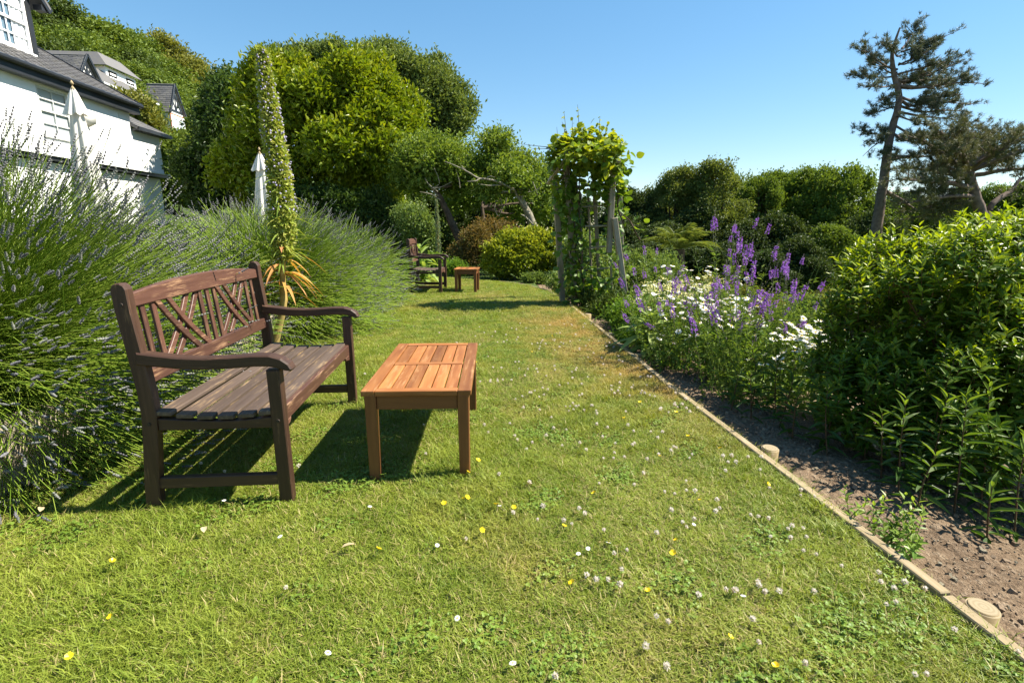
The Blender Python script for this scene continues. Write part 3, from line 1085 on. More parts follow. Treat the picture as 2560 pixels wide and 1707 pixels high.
lavender('largest lavender bush, filling the left edge behind the near end of the bench', (-2.72, 2.95, .30), .17, 10500, (1.14, 1.08, 1.27), (.12, -.02, .02), .066, SPK5, .0024,
         keep=lambda d: (d[:, 0] > -.75), nleaf=5000)
lavender('broad lavender mound behind the tall flower spire, between the bench and the armchair', (-2.32, 6.15, .26), .20, 8000, (1.22, 1.25, 1.08), (.10, -.03, .0), .062, SPK4, .0034,
         nleaf=4000, tallfrac=.02)
lavender('smallest lavender mound, next to the distant armchair', (-2.05, 8.35, .24), .20, 3600, (1.02, 1.0, .95), (.08, 0, 0), .065, SPK3, .0042, nleaf=2500, tallfrac=.02)
lavender('lavender bush rising behind the bench backrest, between the two big mounds', (-2.75, 4.35, .30), .2, 3000, (.95, 1.0, .92), (.10, 0, 0), .06, SPK4, .0030, nleaf=2500)

# ------------------------------------------------------------------ tall echium spire
M_ECH = leaf_mat('spire_bract', (.22, .30, .035), (.36, .43, .07), (.48, .46, .13), .3, .55, .25, (1.15, 1.15, .6))
M_ECHLEAF = leaf_mat('spire_leaf', (.14, .22, .03), (.25, .32, .06), (.42, .40, .08), .4, .5, .3)
M_ECHOLD = leaf_mat('withered_leaf', (.42, .20, .05), (.55, .32, .09), (.60, .24, .13), .35, .6, .2)
M_ECHFL = leaf_mat('spire_flower', (.42, .38, .68), (.60, .56, .80), None, .3, .6, .2)
M_ECHSTEM = plain_mat('spire_stem', (.30, .22, .075), .8, .2, .3, 15)


def strap_leaf(acc, base, az, L, w, rise, droop, rnd=None, age=0.0, mat=0, seg=7):
    s = np.linspace(0, 1, seg)
    h = L * (s * math.cos(rise))
    z = L * (s * math.sin(rise)) - droop * L * s ** 2
    hd = np.array([math.cos(az), math.sin(az), 0]); sd_ = np.array([-math.sin(az), math.cos(az), 0])
    ww = w * np.interp(s, [0, .15, .45, .8, 1], [.35, .8, 1, .55, .02])
    C = np.asarray(base) + hd * h[:, None] + np.array([0, 0, 1.0]) * z[:, None]
    fold = ww * .3
    Lf = C + sd_ * ww[:, None] + [0, 0, 1] * fold[:, None]; Rt = C - sd_ * ww[:, None] + [0, 0, 1] * fold[:, None]
    V = np.stack([Lf, C, Rt], 1).reshape(-1, 3)
    F = []
    for i in range(seg - 1):
        a_ = i * 3
        for c_ in (0, 1):
            F += [[a_ + c_, a_ + c_ + 1, a_ + c_ + 4], [a_ + c_, a_ + c_ + 4, a_ + c_ + 3]]
    acc.add(V, F, rng.random() if rnd is None else rnd, age, mat, True)


def echium(label, stem, top_r, nb, leafy=True, group=None, flowers=True, mats=None, low=.31):
    mats = mats or (M_ECH, M_ECHFL)
    stem = np.asarray(stem, float)
    t = thing('echium_spire', label, 'flower spire', tuple(stem[0]), 0, group)
    st = stem - stem[0]
    a = Acc(); P = limb(a, st, np.linspace(.036, .012, len(st)), 8, 0, 0, 5); a.build('stem', M_ECHSTEM, t)
    m = len(P); arc = np.concatenate([[0], np.cumsum(np.linalg.norm(np.diff(P, axis=0), axis=1))]); arc = arc / arc[-1]
    B = Acc(); Fl = Acc()
    u = low + (1 - low) * rng.random(nb) ** .92
    c = np.stack([np.interp(u, arc, P[:, k]) for k in range(3)], 1)
    az = rng.random(nb) * 2 * math.pi
    rr = top_r * np.interp(u, [low, low + .10, .6, .85, 1], [.62, .85, .80, .54, .22])
    d = np.stack([np.cos(az), np.sin(az), rng.normal(.12, .22, nb)], 1)
    L = rr * rng.uniform(.65, 1.1, nb)
    scatter(B, LANCE, c, frames(norm(d), np.array([0, 0, 1.0]) + rng.normal(0, .4, (nb, 3))), np.stack([L * .17 + .004, L, L], 1), None, np.clip(rng.normal(.3, .3, nb) + (u - .75), 0, 1))
    # flower clusters between the bracts
    nf = nb * 2
    u2 = low + (1 - low) * rng.random(nf); c2 = np.stack([np.interp(u2, arc, P[:, k]) for k in range(3)], 1)
    az2 = rng.random(nf) * 2 * math.pi
    r2 = top_r * np.interp(u2, [low, low + .10, .6, .85, 1], [.6, .9, .80, .50, .25])
    p2 = c2 + np.stack([np.cos(az2), np.sin(az2), rng.normal(.0, .2, nf)], 1) * (r2 * rng.uniform(.45, .85, nf))[:, None]
    scatter(B, RHOMB, p2, frames(rdir(nf), rdir(nf)), np.stack([np.full(nf, .017), np.full(nf, .04), np.full(nf, .04)], 1) * rng.uniform(.7, 1.3, (nf, 1)) * (top_r / .1) ** .5, None, np.clip(rng.normal(.4, .3, nf), 0, 1))
    B.build('bracts', mats[0], t, 'stuff')
    if flowers:
        n3 = int(nb * .10)
        u3 = low + .16 + (1 - low - .16) * rng.random(n3); c3 = np.stack([np.interp(u3, arc, P[:, k]) for k in range(3)], 1)
        az3 = rng.random(n3) * 2 * math.pi
        r3 = top_r * np.interp(u3, [low, low + .10, .6, .85, 1], [.9, 1.0, .85, .56, .3])
        p3 = c3 + np.stack([np.cos(az3), np.sin(az3), np.zeros(n3)], 1) * (r3 * rng.uniform(.82, 1.05, n3))[:, None]
        tv, tf = spike_tpl(1, 4, 5)
        scatter(Fl, (tv, tf), p3, frames(norm(np.stack([np.cos(az3), np.sin(az3), rng.normal(.3, .3, n3)], 1)), rdir(n3)), np.full((n3, 3), 1) * (.014 * rng.uniform(.7, 1.3, n3))[:, None])
        Fl.build('flowers', mats[1], t, 'stuff')
    return t, P


et, EP = echium('very tall green echium spire with pale lilac flowers behind the far bench end',
                [at(683, 842, 4.75) * [1, 1, 0] + [0, 0, .10], at(700, 805, 4.75), at(710, 765, 4.75), at(706, 690, 4.75), at(707, 560, 4.75), at(697, 430, 4.75), at(677, 300, 4.75), at(655, 128, 4.75)],
                .13, 4200, low=.33)
arcE = np.concatenate([[0], np.cumsum(np.linalg.norm(np.diff(EP, axis=0), axis=1))]); arcE = arcE / arcE[-1]
for k in range(112):
    u_ = .27 + .33 * rng.random() ** 1.1 if k > 26 else .20 + .15 * rng.random()
    base = [np.interp(u_, arcE, EP[:, c_]) for c_ in range(3)]
    low_ = max(0, (.40 - u_) / .13)
    a = Acc()
    old = k <= 26 and rng.random() < .85
    L = rng.uniform(.24, .40) * (1.0 if u_ < .48 else .8)
    strap_leaf(a, (0, 0, 0), rng.random() * 6.283, L, rng.uniform(.007, .012) * (1.7 if old else 1), rng.uniform(-.05, .5) + old * rng.uniform(-.2, .3), rng.uniform(.25, .65) + old * rng.uniform(.15, .6), age=float(np.clip(rng.normal(.25, .3), 0, 1)))
    o = a.build('leaf', M_ECHOLD if old else M_ECHLEAF, et)
    o.location = base
    if old: o['label'] = 'withered orange leaf'
# ------------------------------------------------------------------ evergreen bush on the right
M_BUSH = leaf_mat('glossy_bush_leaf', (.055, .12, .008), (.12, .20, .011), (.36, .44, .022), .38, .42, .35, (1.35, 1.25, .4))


def leaf_pieces(parent, tpl, mat, pos, Rm, sc, age, nparts=300, name='leaf', cam_xy=(0, 0, 1.18)):
    """the leaves that show largest are parts of their own, the rest one stuff part"""
    n = len(pos)
    wpos = pos + np.array(parent.location)
    dist = np.linalg.norm(wpos - np.array(cam_xy), axis=1)
    score = dist - 2.0 * sc[:, 1]
    order = np.argsort(score)
    big = order[:nparts * 1]; rest = order[nparts:]
    protos = []
    for ag in (0.0, .35, .8):
        a = Acc(); a.add(tpl[0], tpl[1], 0.0, ag); protos.append(a.mesh(name, mat))
    for i in big:
        o = bpy.data.objects.new(name, protos[int(np.argmin(np.abs(np.array([0, .35, .8]) - age[i])))])
        link(o, parent)
        M = Matrix.Identity(4)
        for r_ in range(3):
            for c_ in range(3): M[r_][c_] = Rm[i, r_, c_] * sc[i, c_]
            M[r_][3] = pos[i, r_]
        o.matrix_local = M
    if len(rest):
        a = Acc(); scatter(a, tpl, pos[rest], Rm[rest], sc[rest], None, age[rest])
        a.build('leaves', mat, parent, 'stuff')


def shoots(P, D, L, nl, leafL, aspect, stemacc, srad=.003, tilt=.75, agetop=1.0, tip_up=.4, mat=0):
    """upright shoots carrying whorled leaves; returns leaf arrays"""
    n = len(P)
    end = P + D * L[:, None] + np.array([0, 0, tip_up]) * L[:, None] * .3
    tt = np.linspace(0, 1, 4)[None, :, None]
    C = P[:, None] * (1 - tt) + end[:, None] * tt
    tubes(stemacc, C, np.array([1.2, 1, .8, .5])[None] * srad, 4, mat=mat)
    pos = []; Rm = []; sc = []; ag = []
    T = norm(end - P)
    U = norm(np.cross(T, rdir(n))); W = np.cross(T, U)
    for k in range(nl):
        f = (k + .6) / nl
        ang = k * 2.4 + rng.random(n)
        rad = np.cos(ang)[:, None] * U + np.sin(ang)[:, None] * W
        d = norm(rad * tilt + T * (.25 + .75 * f ** 2) + rng.normal(0, .12, (n, 3)))
        pos.append(P * (1 - f) + end * f)
        Rm.append(frames(d, T + rng.normal(0, .15, (n, 3))))
        l_ = leafL * rng.uniform(.75, 1.2, n) * (1 - .35 * f ** 3)
        sc.append(np.stack([l_ * aspect, l_, l_], 1))
        ag.append(np.clip(agetop * (f - .35) * 1.2 + rng.normal(0, .12, n), 0, 1))
    return np.concatenate(pos), np.concatenate(Rm), np.concatenate(sc), np.concatenate(ag)


bush = thing('evergreen_bush', 'big dense glossy green bush with bright new shoots on the right', 'bush', (3.15, 2.85, -.3))
bb = [(-.45, -.35, .22, .5, .5, .28), (.1, -.85, .22, .6, .45, .28), (-.75, .05, .35, .4, .7, .35), (.95, -1.0, .85, .75, .6, .6), (.62, -.72, .80, .62, .5, .5), (1.2, -.6, 1.0, .8, .6, .6), (-.35, -.55, .45, .55, .45, .42), (.2, -.75, .42, .6, .45, .45), (.75, -.85, .40, .6, .45, .5), (-.55, -.1, .40, .5, .6, .42), (0, 0, .82, .98, .9, .66), (.45, .1, 1.0, .9, .85, .62), (-.3, .15, .62, .66, .75, .50), (.75, -.25, .8, .8, .85, .62), (.15, -.35, .6, .85, .6, .55), (1.2, .2, 1.0, .8, .9, .7)]
bb = [(b[0], b[1], b[2], b[3] * .92, b[4] * .68, b[5] * .92) for b in bb]
P, N, _z = crown_points(bb, 6600, 22, (.16, .30), (.8, 1.1), 1.0, floor=.02)
D = norm(N * .55 + np.array([0, 0, .75]) + rdir(len(P)) * .3)
st = Acc()
lv = shoots(P, D, rng.uniform(.06, .15, len(P)), 9, .070, .34, st, .002)
for k in range(26):
    b_ = np.array([rng.normal(.3, .25), rng.normal(0, .2), -.15]); tg = P[rng.integers(len(P))]
    limb(st, [b_, b_ * .5 + tg * .5 + [0, 0, .1], tg], [.014, .009, .004], 5, 0, .1, 3)
st.build('stems', M_STEMR, bush, 'stuff')
vis = lv
lv = (lv[0], lv[1], lv[2], lv[3] * np.clip((lv[0][:, 2] - .55) / .6, 0.05, 1))  # young tint kept for the top: sunlit crown, shaded foot put into leaf colour
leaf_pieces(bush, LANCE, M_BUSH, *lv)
ic = Acc(); dense_core(ic, [(b[0], b[1], b[2], b[3] * .8, b[4] * .8, b[5] * .8) for b in bb], .9, 7000, .06)
ic.build('inner_leaves', M_BUSH, bush, 'stuff')

# ------------------------------------------------------------------ leafy stems under it
M_WEED = leaf_mat('willowy_leaf', (.035, .085, .011), (.065, .125, .018), (.17, .25, .03), .4, .42, .35)


def leafy_stem(label, x, y, h, nl, leafL, group=None, lean=(0, 0), aspect=.17, mat=M_WEED, name='leafy_plant', cat='plant', stemmat=None, branches=0):
    z = float(ground_z(x, y)) + .02
    t = thing(name, label, cat, (x, y, z), rng.random() * 6.28, group)
    a = Acc()
    top = np.array([lean[0], lean[1], h])
    P = limb(a, [(0, 0, -.05), top * .5 + [rng.normal(0, .015), rng.normal(0, .015), 0], top], [.0045, .0035, .0015], 5, 0, 0, 4)
    starts = [(P, 1.0)]
    for b in range(branches):
        f = rng.uniform(.2, .7); b0 = np.array([np.interp(f, np.linspace(0, 1, len(P)), P[:, c]) for c in range(3)])
        az = rng.random() * 6.28; l_ = h * (1 - f) * rng.uniform(.5, .8)
        e = b0 + np.array([math.cos(az) * l_ * .5, math.sin(az) * l_ * .5, l_])
        starts.append((limb(a, [b0, (b0 + e) / 2 + [0, 0, .01], e], [.003, .003, .0015], 4, 0, 0, 3), .8))
    a.build('stem', stemmat or M_STEMR, t)
    protos = LEAFP.setdefault(mat.name, None)
    if protos is None:
        protos = []
        for ag in (0.0, .3, .75):
            q_ = Acc(); q_.add(*LANCE, 0.0, ag); protos.append(q_.mesh('leaf', mat))
        LEAFP[mat.name] = protos
    for Pp, s_ in starts:
        m = max(4, int(nl * s_ / (1 + .5 * branches)))
        for k in range(m):
            f = .12 + .88 * (k + rng.random()) / m
            p = np.array([np.interp(f, np.linspace(0, 1, len(Pp)), Pp[:, c]) for c in range(3)])
            az = k * 2.4 + rng.normal(0, .3)
            d = norm(np.array([math.cos(az), math.sin(az), .15 + 1.2 * f ** 3 - .25 * (f < .5)]) + rng.normal(0, .12, 3))
            l_ = leafL * rng.uniform(.7, 1.15) * (1 - .5 * f ** 4) * s_
            Rm = frames(d[None], np.array([[0, 0, 1.0]]) + rng.normal(0, .2, (1, 3)))[0]
            o = bpy.data.objects.new('leaf', protos[0 if f < .6 else 1 if f < .88 else 2]); link(o, t)
            M = Matrix.Identity(4)
            for r_ in range(3):
                for c_, s3 in enumerate((l_ * aspect * 1.15, l_, l_)): M[r_][c_] = Rm[r_, c_] * s3
                M[r_][3] = p[r_]
            o.matrix_local = M
    return t


LEAFP = {}
G_ = 'leafy stems at the foot of the big bush'
lsp = [(2.02, 2.50, .42), (2.15, 2.72, .55), (1.98, 2.92, .5), (2.18, 2.3, .40), (2.10, 2.10, .52), (2.28, 1.98, .62), (2.33, 2.2, .58), (2.42, 1.82, .50), (2.5, 2.05, .7), (2.25, 2.5, .6), (2.12, 3.15, .55), (2.02, 3.3, .48), (2.62, 1.9, .75), (2.05, 1.95, .30), (2.2, 1.75, .28), (2.45, 2.35, .7), (2.35, 2.75, .7), (1.88, 3.05, .34), (1.95, 2.72, .36)]
lsp += [(1.82, 3.22, .3)]
lsp.sort(key=lambda e: e[0] / e[1])
for k, (x, y, h) in enumerate(lsp):
    leafy_stem('willowy leaved stem beneath the big bush, %s from the left' % ORD[k], x, y, h * .95, int(30 * h / .5), .13, G_, (rng.normal(0, .05), rng.normal(0, .05)))

# small weed growing against the edging
wd = thing('weed_clump', 'bright green weed clump growing over the edging board in the foreground', 'weed', (1.60, 1.66, -.05))
M_FRESH = leaf_mat('fresh_weed_leaf', (.10, .20, .022), (.18, .29, .04), (.27, .36, .06), .4, .45, .35)
nW = 26
Pw = np.stack([rng.normal(0, .05, nW), rng.normal(0, .085, nW), np.zeros(nW)], 1)
st = Acc()
lv = shoots(Pw, norm(np.stack([rng.normal(0, .35, nW), rng.normal(0, .35, nW), np.ones(nW)], 1)), rng.uniform(.08, .20, nW), 11, .042, .42, st, .0018, .9)
st.build('stems', M_STEMG, wd, 'stuff')
leaf_pieces(wd, LANCE, M_FRESH, *lv, nparts=200)

# ------------------------------------------------------------------ flower border
M_LIN = leaf_mat('toadflax_leaf', (.11, .20, .03), (.21, .30, .055), (.29, .36, .08), .35, .5, .3)
M_PURP = leaf_mat('purple_petal', (.20, .055, .36), (.33, .12, .52), (.42, .22, .60), .35, .5, .25, (1.1, 1.0, 1.15))
M_BUDS = leaf_mat('spike_bud', (.16, .15, .12), (.27, .22, .20), None, .2, .7, .2)
M_WHITE = leaf_mat('white_petal', (.74, .74, .70), (.82, .82, .79), None, .25, .6, .25, (1, 1, 1))
M_YEL = leaf_mat('yellow_disc', (.70, .46, .03), (.78, .56, .05), None, .2, .6, .25, (1, 1, 1))
M_CREAM = leaf_mat('cream_yellow_petal', (.72, .66, .20), (.82, .78, .42), None, .3, .6, .25, (1, 1, 1))


def toad_spike(seed):
    """a spire of small purple flowers, grey buds at the tip, bare seed heads below"""
    r_ = np.random.default_rng(seed)
    a = Acc()
    n = 58
    u = r_.random(n) ** .9
    az = r_.random(n) * 6.283
    rr = .011 * (1 - .55 * u)
    p = np.stack([np.cos(az) * rr, np.sin(az) * rr, u * .085], 1)
    d = norm(np.stack([np.cos(az), np.sin(az), r_.normal(.2, .3, n)], 1))
    tv, tf = RHOMB
    L = .0125 * r_.uniform(.7, 1.3, n)
    Rm = frames(d, r_.normal(size=(n, 3)))
    V = p[:, None] + np.einsum('nij,nkj->nki', Rm, tv[None] * np.stack([L * .8, L, L], 1)[:, None])
    F = tf[None] + (np.arange(n) * 4)[:, None, None]
    a.add(V.reshape(-1, 3), F.reshape(-1, 3), np.repeat(r_.random(n), 2), np.repeat(r_.random(n) * .8, 2), 0)
    sv, sf = spike_tpl(4, seed, 4)
    a.add(np.stack([sv[:, 0] * .011, sv[:, 2] * .011, .075 + sv[:, 1] * .05], 1), sf, .4, 0, 1)
    sv, sf = spike_tpl(5, seed + 9, 4)
    a.add(np.stack([sv[:, 0] * .009, sv[:, 2] * .009, -.09 + sv[:, 1] * .09], 1), sf, .7, 0, 1)
    return a.mesh('flower_spike', [M_PURP, M_BUDS])


TSP = [toad_spike(40 + k) for k in range(4)]


def toadflax(label, x, y, n, spread, hmin, hmax, seed, group='purple toadflax clumps in the border', spk=.72, lean=(0, 0)):
    z = float(ground_z(x, y)) + .02
    t = thing('toadflax_clump', label, 'flowers', (x, y, z), 0, group)
    st = Acc(); lf = Acc()
    base = np.stack([rng.normal(0, .07, n), rng.normal(0, .07, n), np.zeros(n)], 1)
    h = rng.uniform(hmin, hmax, n)
    top = base + np.stack([rng.normal(lean[0], spread, n), rng.normal(lean[1], spread, n), h], 1)
    mid = (base + top) / 2 + np.stack([*(-(top - base)[:, :2] * .12).T, .02 * h], 1)
    tt = np.linspace(0, 1, 6)[None, :, None]
    P = (1 - tt) ** 2 * base[:, None] + 2 * tt * (1 - tt) * mid[:, None] + tt ** 2 * top[:, None]
    tubes(st, P, .0028 * np.linspace(1.2, .6, 6)[None], 4)
    st.build('stems', M_STEMG, t, 'stuff')
    per = 46
    f = rng.random((n, per)) * .86
    k0 = np.clip((f * 5).astype(int), 0, 4); w = f * 5 - k0
    idx_ = np.arange(n)[:, None]
    p = P[idx_, k0] * (1 - w[..., None]) + P[idx_, k0 + 1] * w[..., None]
    p = p.reshape(-1, 3); m = len(p)
    az = rng.random(m) * 6.283
    d = norm(np.stack([np.cos(az), np.sin(az), rng.uniform(.3, 1.1, m)], 1))
    L = rng.uniform(.03, .06, m)
    scatter(lf, RHOMB, p, frames(d, np.array([0, 0, 1.0]) + rng.normal(0, .3, (m, 3))), np.stack([L * .13, L, L], 1), None, np.clip(rng.normal(.2, .3, m), 0, 1))
    lf.build('leaves', M_LIN, t, 'stuff')
    for i in range(n):
        if rng.random() < spk:
            o = bpy.data.objects.new('flower_spike', TSP[rng.integers(4)]); link(o, t)
            tn = Vector(P[i, -1] - P[i, -2]).normalized()
            s_ = rng.uniform(.75, 1.3)
            o.matrix_local = Matrix.Translation(P[i, -1] - np.array(tn) * .01) @ tn.to_track_quat('Z', 'Y').to_matrix().to_4x4() @ Matrix.Diagonal((s_, s_, s_ * rng.uniform(.8, 1.4), 1))
    return t


toadflax('tallest purple toadflax clump, its spires standing against the dark wood', 2.36, 4.5, 54, .2, .45, 1.36, 1)
toadflax('feathery toadflax clump with few purple spires at the front of the border', 1.93, 3.42, 34, .16, .5, .85, 2, spk=.32, lean=(.05, .1))
toadflax('dense purple toadflax clump beside the big bush', 2.70, 4.15, 40, .18, .5, 1.2, 3)
toadflax('purple toadflax clump leaning over the edging by the broad leaved plant', 1.80, 4.25, 20, .16, .45, .80, 4, spk=.75, lean=(-.08, 0))
toadflax('purple toadflax clump at the foot of the rustic arch', 2.25, 5.75, 20, .2, .6, 1.0, 5, spk=.7)
toadflax('purple toadflax clump in the middle of the daisies', 2.2, 3.9, 34, .2, .4, 1.0, 6, spk=.6)


def daisy_head(seed, r0=.032, droop=.15):
    r_ = np.random.default_rng(seed)
    a = Acc(); n = 15
    for k in range(n):
        az = k * 2 * math.pi / n + r_.normal(0, .06); c, s_ = math.cos(az), math.sin(az)
        l = r0 * r_.uniform(.88, 1.08); w = r0 * .19
        z1 = -droop * r0 * r_.uniform(.2, 1.5)
        V = [(c * .2 * r0 - s_ * w * .5, s_ * .2 * r0 + c * w * .5, 0), (c * .2 * r0 + s_ * w * .5, s_ * .2 * r0 - c * w * .5, 0), (c * l * .7 + s_ * w, s_ * l * .7 - c * w, z1 * .4), (c * l, s_ * l, z1), (c * l * .7 - s_ * w, s_ * l * .7 + c * w, z1 * .4)]
        a.add(V, [[0, 1, 2], [0, 2, 4], [4, 2, 3]], r_.random(), 0, 0)
    m = 8
    V = [(0, 0, r0 * .16)] + [(math.cos(j * 2 * math.pi / m) * r0 * .32, math.sin(j * 2 * math.pi / m) * r0 * .32, r0 * .03) for j in range(m)]
    a.add(V, [[0, 1 + j, 1 + (j + 1) % m] for j in range(m)], .5, 0, 1, True)
    return a.mesh('flower_head', [M_WHITE, M_YEL])


DH = [daisy_head(60 + k, .032, .1 + .1 * k) for k in range(3)]
M_DLEAF = leaf_mat('daisy_leaf', (.08, .165, .02), (.15, .25, .035), (.22, .3, .05), .35, .45, .3)


def daisies(label, x, y, n, rx, ry, hmin, hmax, group='white daisy clumps in the border', lean=(-.02, -.08), nleaf=900):
    z = float(ground_z(x, y)) + .02
    t = thing('daisy_clump', label, 'flowers', (x, y, z), 0, group)
    st = Acc(); lf = Acc()
    top = np.stack([rng.uniform(-rx, rx, n), rng.uniform(-ry, ry, n), rng.uniform(hmin, hmax, n)], 1)
    base = top * [.7, .7, 0] + rng.normal(0, .02, (n, 3)) * [1, 1, 0]
    mid = (base + top) / 2 + rng.normal(0, .02, (n, 3))
    tt = np.linspace(0, 1, 4)[None, :, None]
    P = (1 - tt) ** 2 * base[:, None] + 2 * tt * (1 - tt) * mid[:, None] + tt ** 2 * top[:, None]
    tubes(st, P, .0022, 3); st.build('stems', M_STEMG, t, 'stuff')
    p = np.stack([rng.uniform(-rx, rx, nleaf) * 1.1, rng.uniform(-ry, ry, nleaf) * 1.1, hmin * rng.random(nleaf) ** .7 * .95], 1)
    d = norm(rdir(nleaf) + [0, 0, .6]); L = rng.uniform(.04, .085, nleaf)
    scatter(lf, LANCE, p, frames(d, rdir(nleaf) * .5 + [0, 0, 1]), np.stack([L * .28, L, L], 1), None, np.clip(rng.normal(.2, .3, nleaf), 0, 1))
    lf.build('leaves', M_DLEAF, t, 'stuff')
    for i in range(n):
        o = bpy.data.objects.new('flower_head', DH[rng.integers(3)]); link(o, t)
        nz_ = Vector((rng.normal(lean[0] + .15, .3), rng.normal(lean[1], .3), 1)).normalized()
        s_ = rng.uniform(.75, 1.15)
        o.matrix_local = Matrix.Translation(P[i, -1]) @ nz_.to_track_quat('Z', 'Y').to_matrix().to_4x4() @ Matrix.Diagonal((s_, s_, s_, 1))
    return t


daisies('white daisy clump between the broad leaved plant and the middle toadflax', 2.05, 4.55, 84, .36, .46, .26, .72)
daisies('white daisy clump nearest the big bush, sprawling low', 2.50, 3.72, 70, .34, .34, .28, .66)
daisies('white daisy clump at the back of the border, its tall stems above the yellow flowers', 2.55, 5.4, 44, .45, .4, .66, 1.0)
daisies('white daisy clump in the middle of the border behind the feathery toadflax', 2.12, 3.92, 60, .24, .22, .52, .74)
daisies('white daisy clump leaning into the shade by the bush, furthest right', 2.85, 3.95, 36, .18, .22, .52, .70)

# cream and yellow flower heads
yl = thing('yellow_flower_clump', 'cream and yellow flower clump in the border beside the rustic arch', 'flowers', (2.2, 5.25, -.15))
st = Acc(); fl = Acc(); lf = Acc()
n = 120
top = np.stack([rng.uniform(-.38, .5, n), rng.uniform(-.4, .35, n), rng.uniform(.5, .78, n)], 1)
tt = np.linspace(0, 1, 3)[None, :, None]
tubes(st, (top * [.7, .7, 0])[:, None] * (1 - tt) + top[:, None] * tt, .003, 3)
st.build('stems', M_STEMG, yl, 'stuff')
pp = np.repeat(top, 16, 0) + rng.normal(0, 1, (n * 16, 3)) * [.03, .03, .012]
scatter(fl, OVAL, pp, frames(norm(rdir(len(pp)) + [0, 0, .4]), rdir(len(pp))), np.stack([np.full(len(pp), .011), np.full(len(pp), .016), np.full(len(pp), .016)], 1))
fl.build('flower_heads', M_CREAM, yl, 'stuff')
m = 2200
p = np.stack([rng.uniform(-.45, .55, m), rng.uniform(-.45, .4, m), .62 * rng.random(m) ** .7], 1); L = rng.uniform(.04, .08, m)
scatter(lf, LANCE, p, frames(norm(rdir(m) + [0, 0, .6]), rdir(m) * .5 + [0, 0, 1]), np.stack([L * .3, L, L], 1), None, np.clip(rng.normal(.3, .3, m), 0, 1))
lf.build('leaves', M_DLEAF, yl, 'stuff')

# broad leaved rosette plant
M_BROAD = leaf_mat('broad_pale_leaf', (.16, .25, .05), (.26, .35, .09), (.34, .42, .12), .4, .5, .3)


def rosette(label, x, y, z, n, Lmin, Lmax, w, hh, name='broad_leaved_plant', mat=None, riser=(-.3, 1.0)):
    t = thing(name, label, 'plant', (x, y, z))
    a = Acc(); limb(a, [(0, 0, -.05), (0, 0, hh * .5), (.01, 0, hh)], [.018, .015, .01], 7); a.build('stem', M_STEMG, t)
    for k in range(n):
        f = k / n
        a = Acc()
        rise = riser[0] + (riser[1] - riser[0]) * f
        strap_leaf(a, (0, 0, 0), k * 2.4 + rng.normal(0, .2), rng.uniform(Lmin, Lmax) * (1 - .25 * f), w * rng.uniform(.8, 1.15), rise, rng.uniform(.25, .6), age=float(np.clip(rng.normal(.3, .3), 0, 1)))
        o = a.build('leaf', mat or M_BROAD, t); o.location = (0, 0, hh * (.25 + .75 * f))
    return t


rosette('broad leaved plant with long pale green leaves arching over the edging board', 1.78, 4.72, -.08, 32, .30, .46, .048, .42)

# dark strappy leaves at the foot of the arch
rosette('dark strappy clump at the foot of the leaning arch post', 2.0, 6.5, -.12, 46, .3, .5, .012, .10, 'strappy_plant', M_WEED, (.2, 1.3))
rosette('dark strappy clump beside the edging board in front of the arch', 1.85, 6.95, -.12, 40, .3, .48, .012, .10, 'strappy_plant', M_WEED, (.2, 1.3))
# ================================================================== trees and shrubs
def shrub(name, label, cat, loc, blobs, n, per, spread, size, mat, aspect=.45, subs=14, subf=(.2, .38), group=None, tpl=None, core=.6, trunk=None, up=.35, youngtop=.6, stems=8, bark=None, coresize=None, corefrac=.86, out=.6, jit=.8, droop=0.0, nparts=0):
    t = thing(name, label, cat, tuple(loc), 0, group)
    blobs = [(b[0], b[1], b[2], b[3] * .82, b[4] * .82, b[5] * .82) for b in blobs]
    P, N, _ = crown_points(blobs, n, subs, subf)
    a = Acc()
    leaves_on(a, tpl or RHOMB, P, N, per, spread, size, aspect, up, out, jit, droop, youngtop)
    if core: dense_core(a, [(b[0], b[1], b[2], b[3] * corefrac, b[4] * corefrac, b[5] * corefrac) for b in blobs], 1.0, int(n * core * 1.5), coresize or size * 1.3)
    a.build('crown', mat, t, 'stuff')
    b = Acc()
    if trunk is not None:
        r0, fork, ntar = trunk
        tg = P[rng.choice(len(P), ntar)] * .92
        limbs(b, (0, 0, 0), r0, tg, fork)
        b.build('trunk', bark or M_BARK, t)
    elif stems:
        for k in range(stems):
            tg = P[rng.integers(len(P))] * .9
            limb(b, [np.array([rng.normal(0, .08), rng.normal(0, .08), -.1]), tg * .5 + [0, 0, .05], tg], [.02, .013, .004], 5, 0, .1, 3)
        b.build('stems', bark or M_BARK, t, 'stuff')
    return t


def blobs_px(Y, loc, lst, depth=.8):
    """(px,py,rx_px,ry_px[,dY]) lobes at distance Y, relative to loc"""
    out = []
    for e in lst:
        px, py, rx, ry = e[:4]; yy = Y + (e[4] if len(e) > 4 else 0)
        c = at(px, py, yy); k = yy / 1280.
        out.append((c[0] - loc[0], c[1] - loc[1], c[2] - loc[2], rx * k, (rx + ry) * .5 * k * depth, ry * k))
    return out


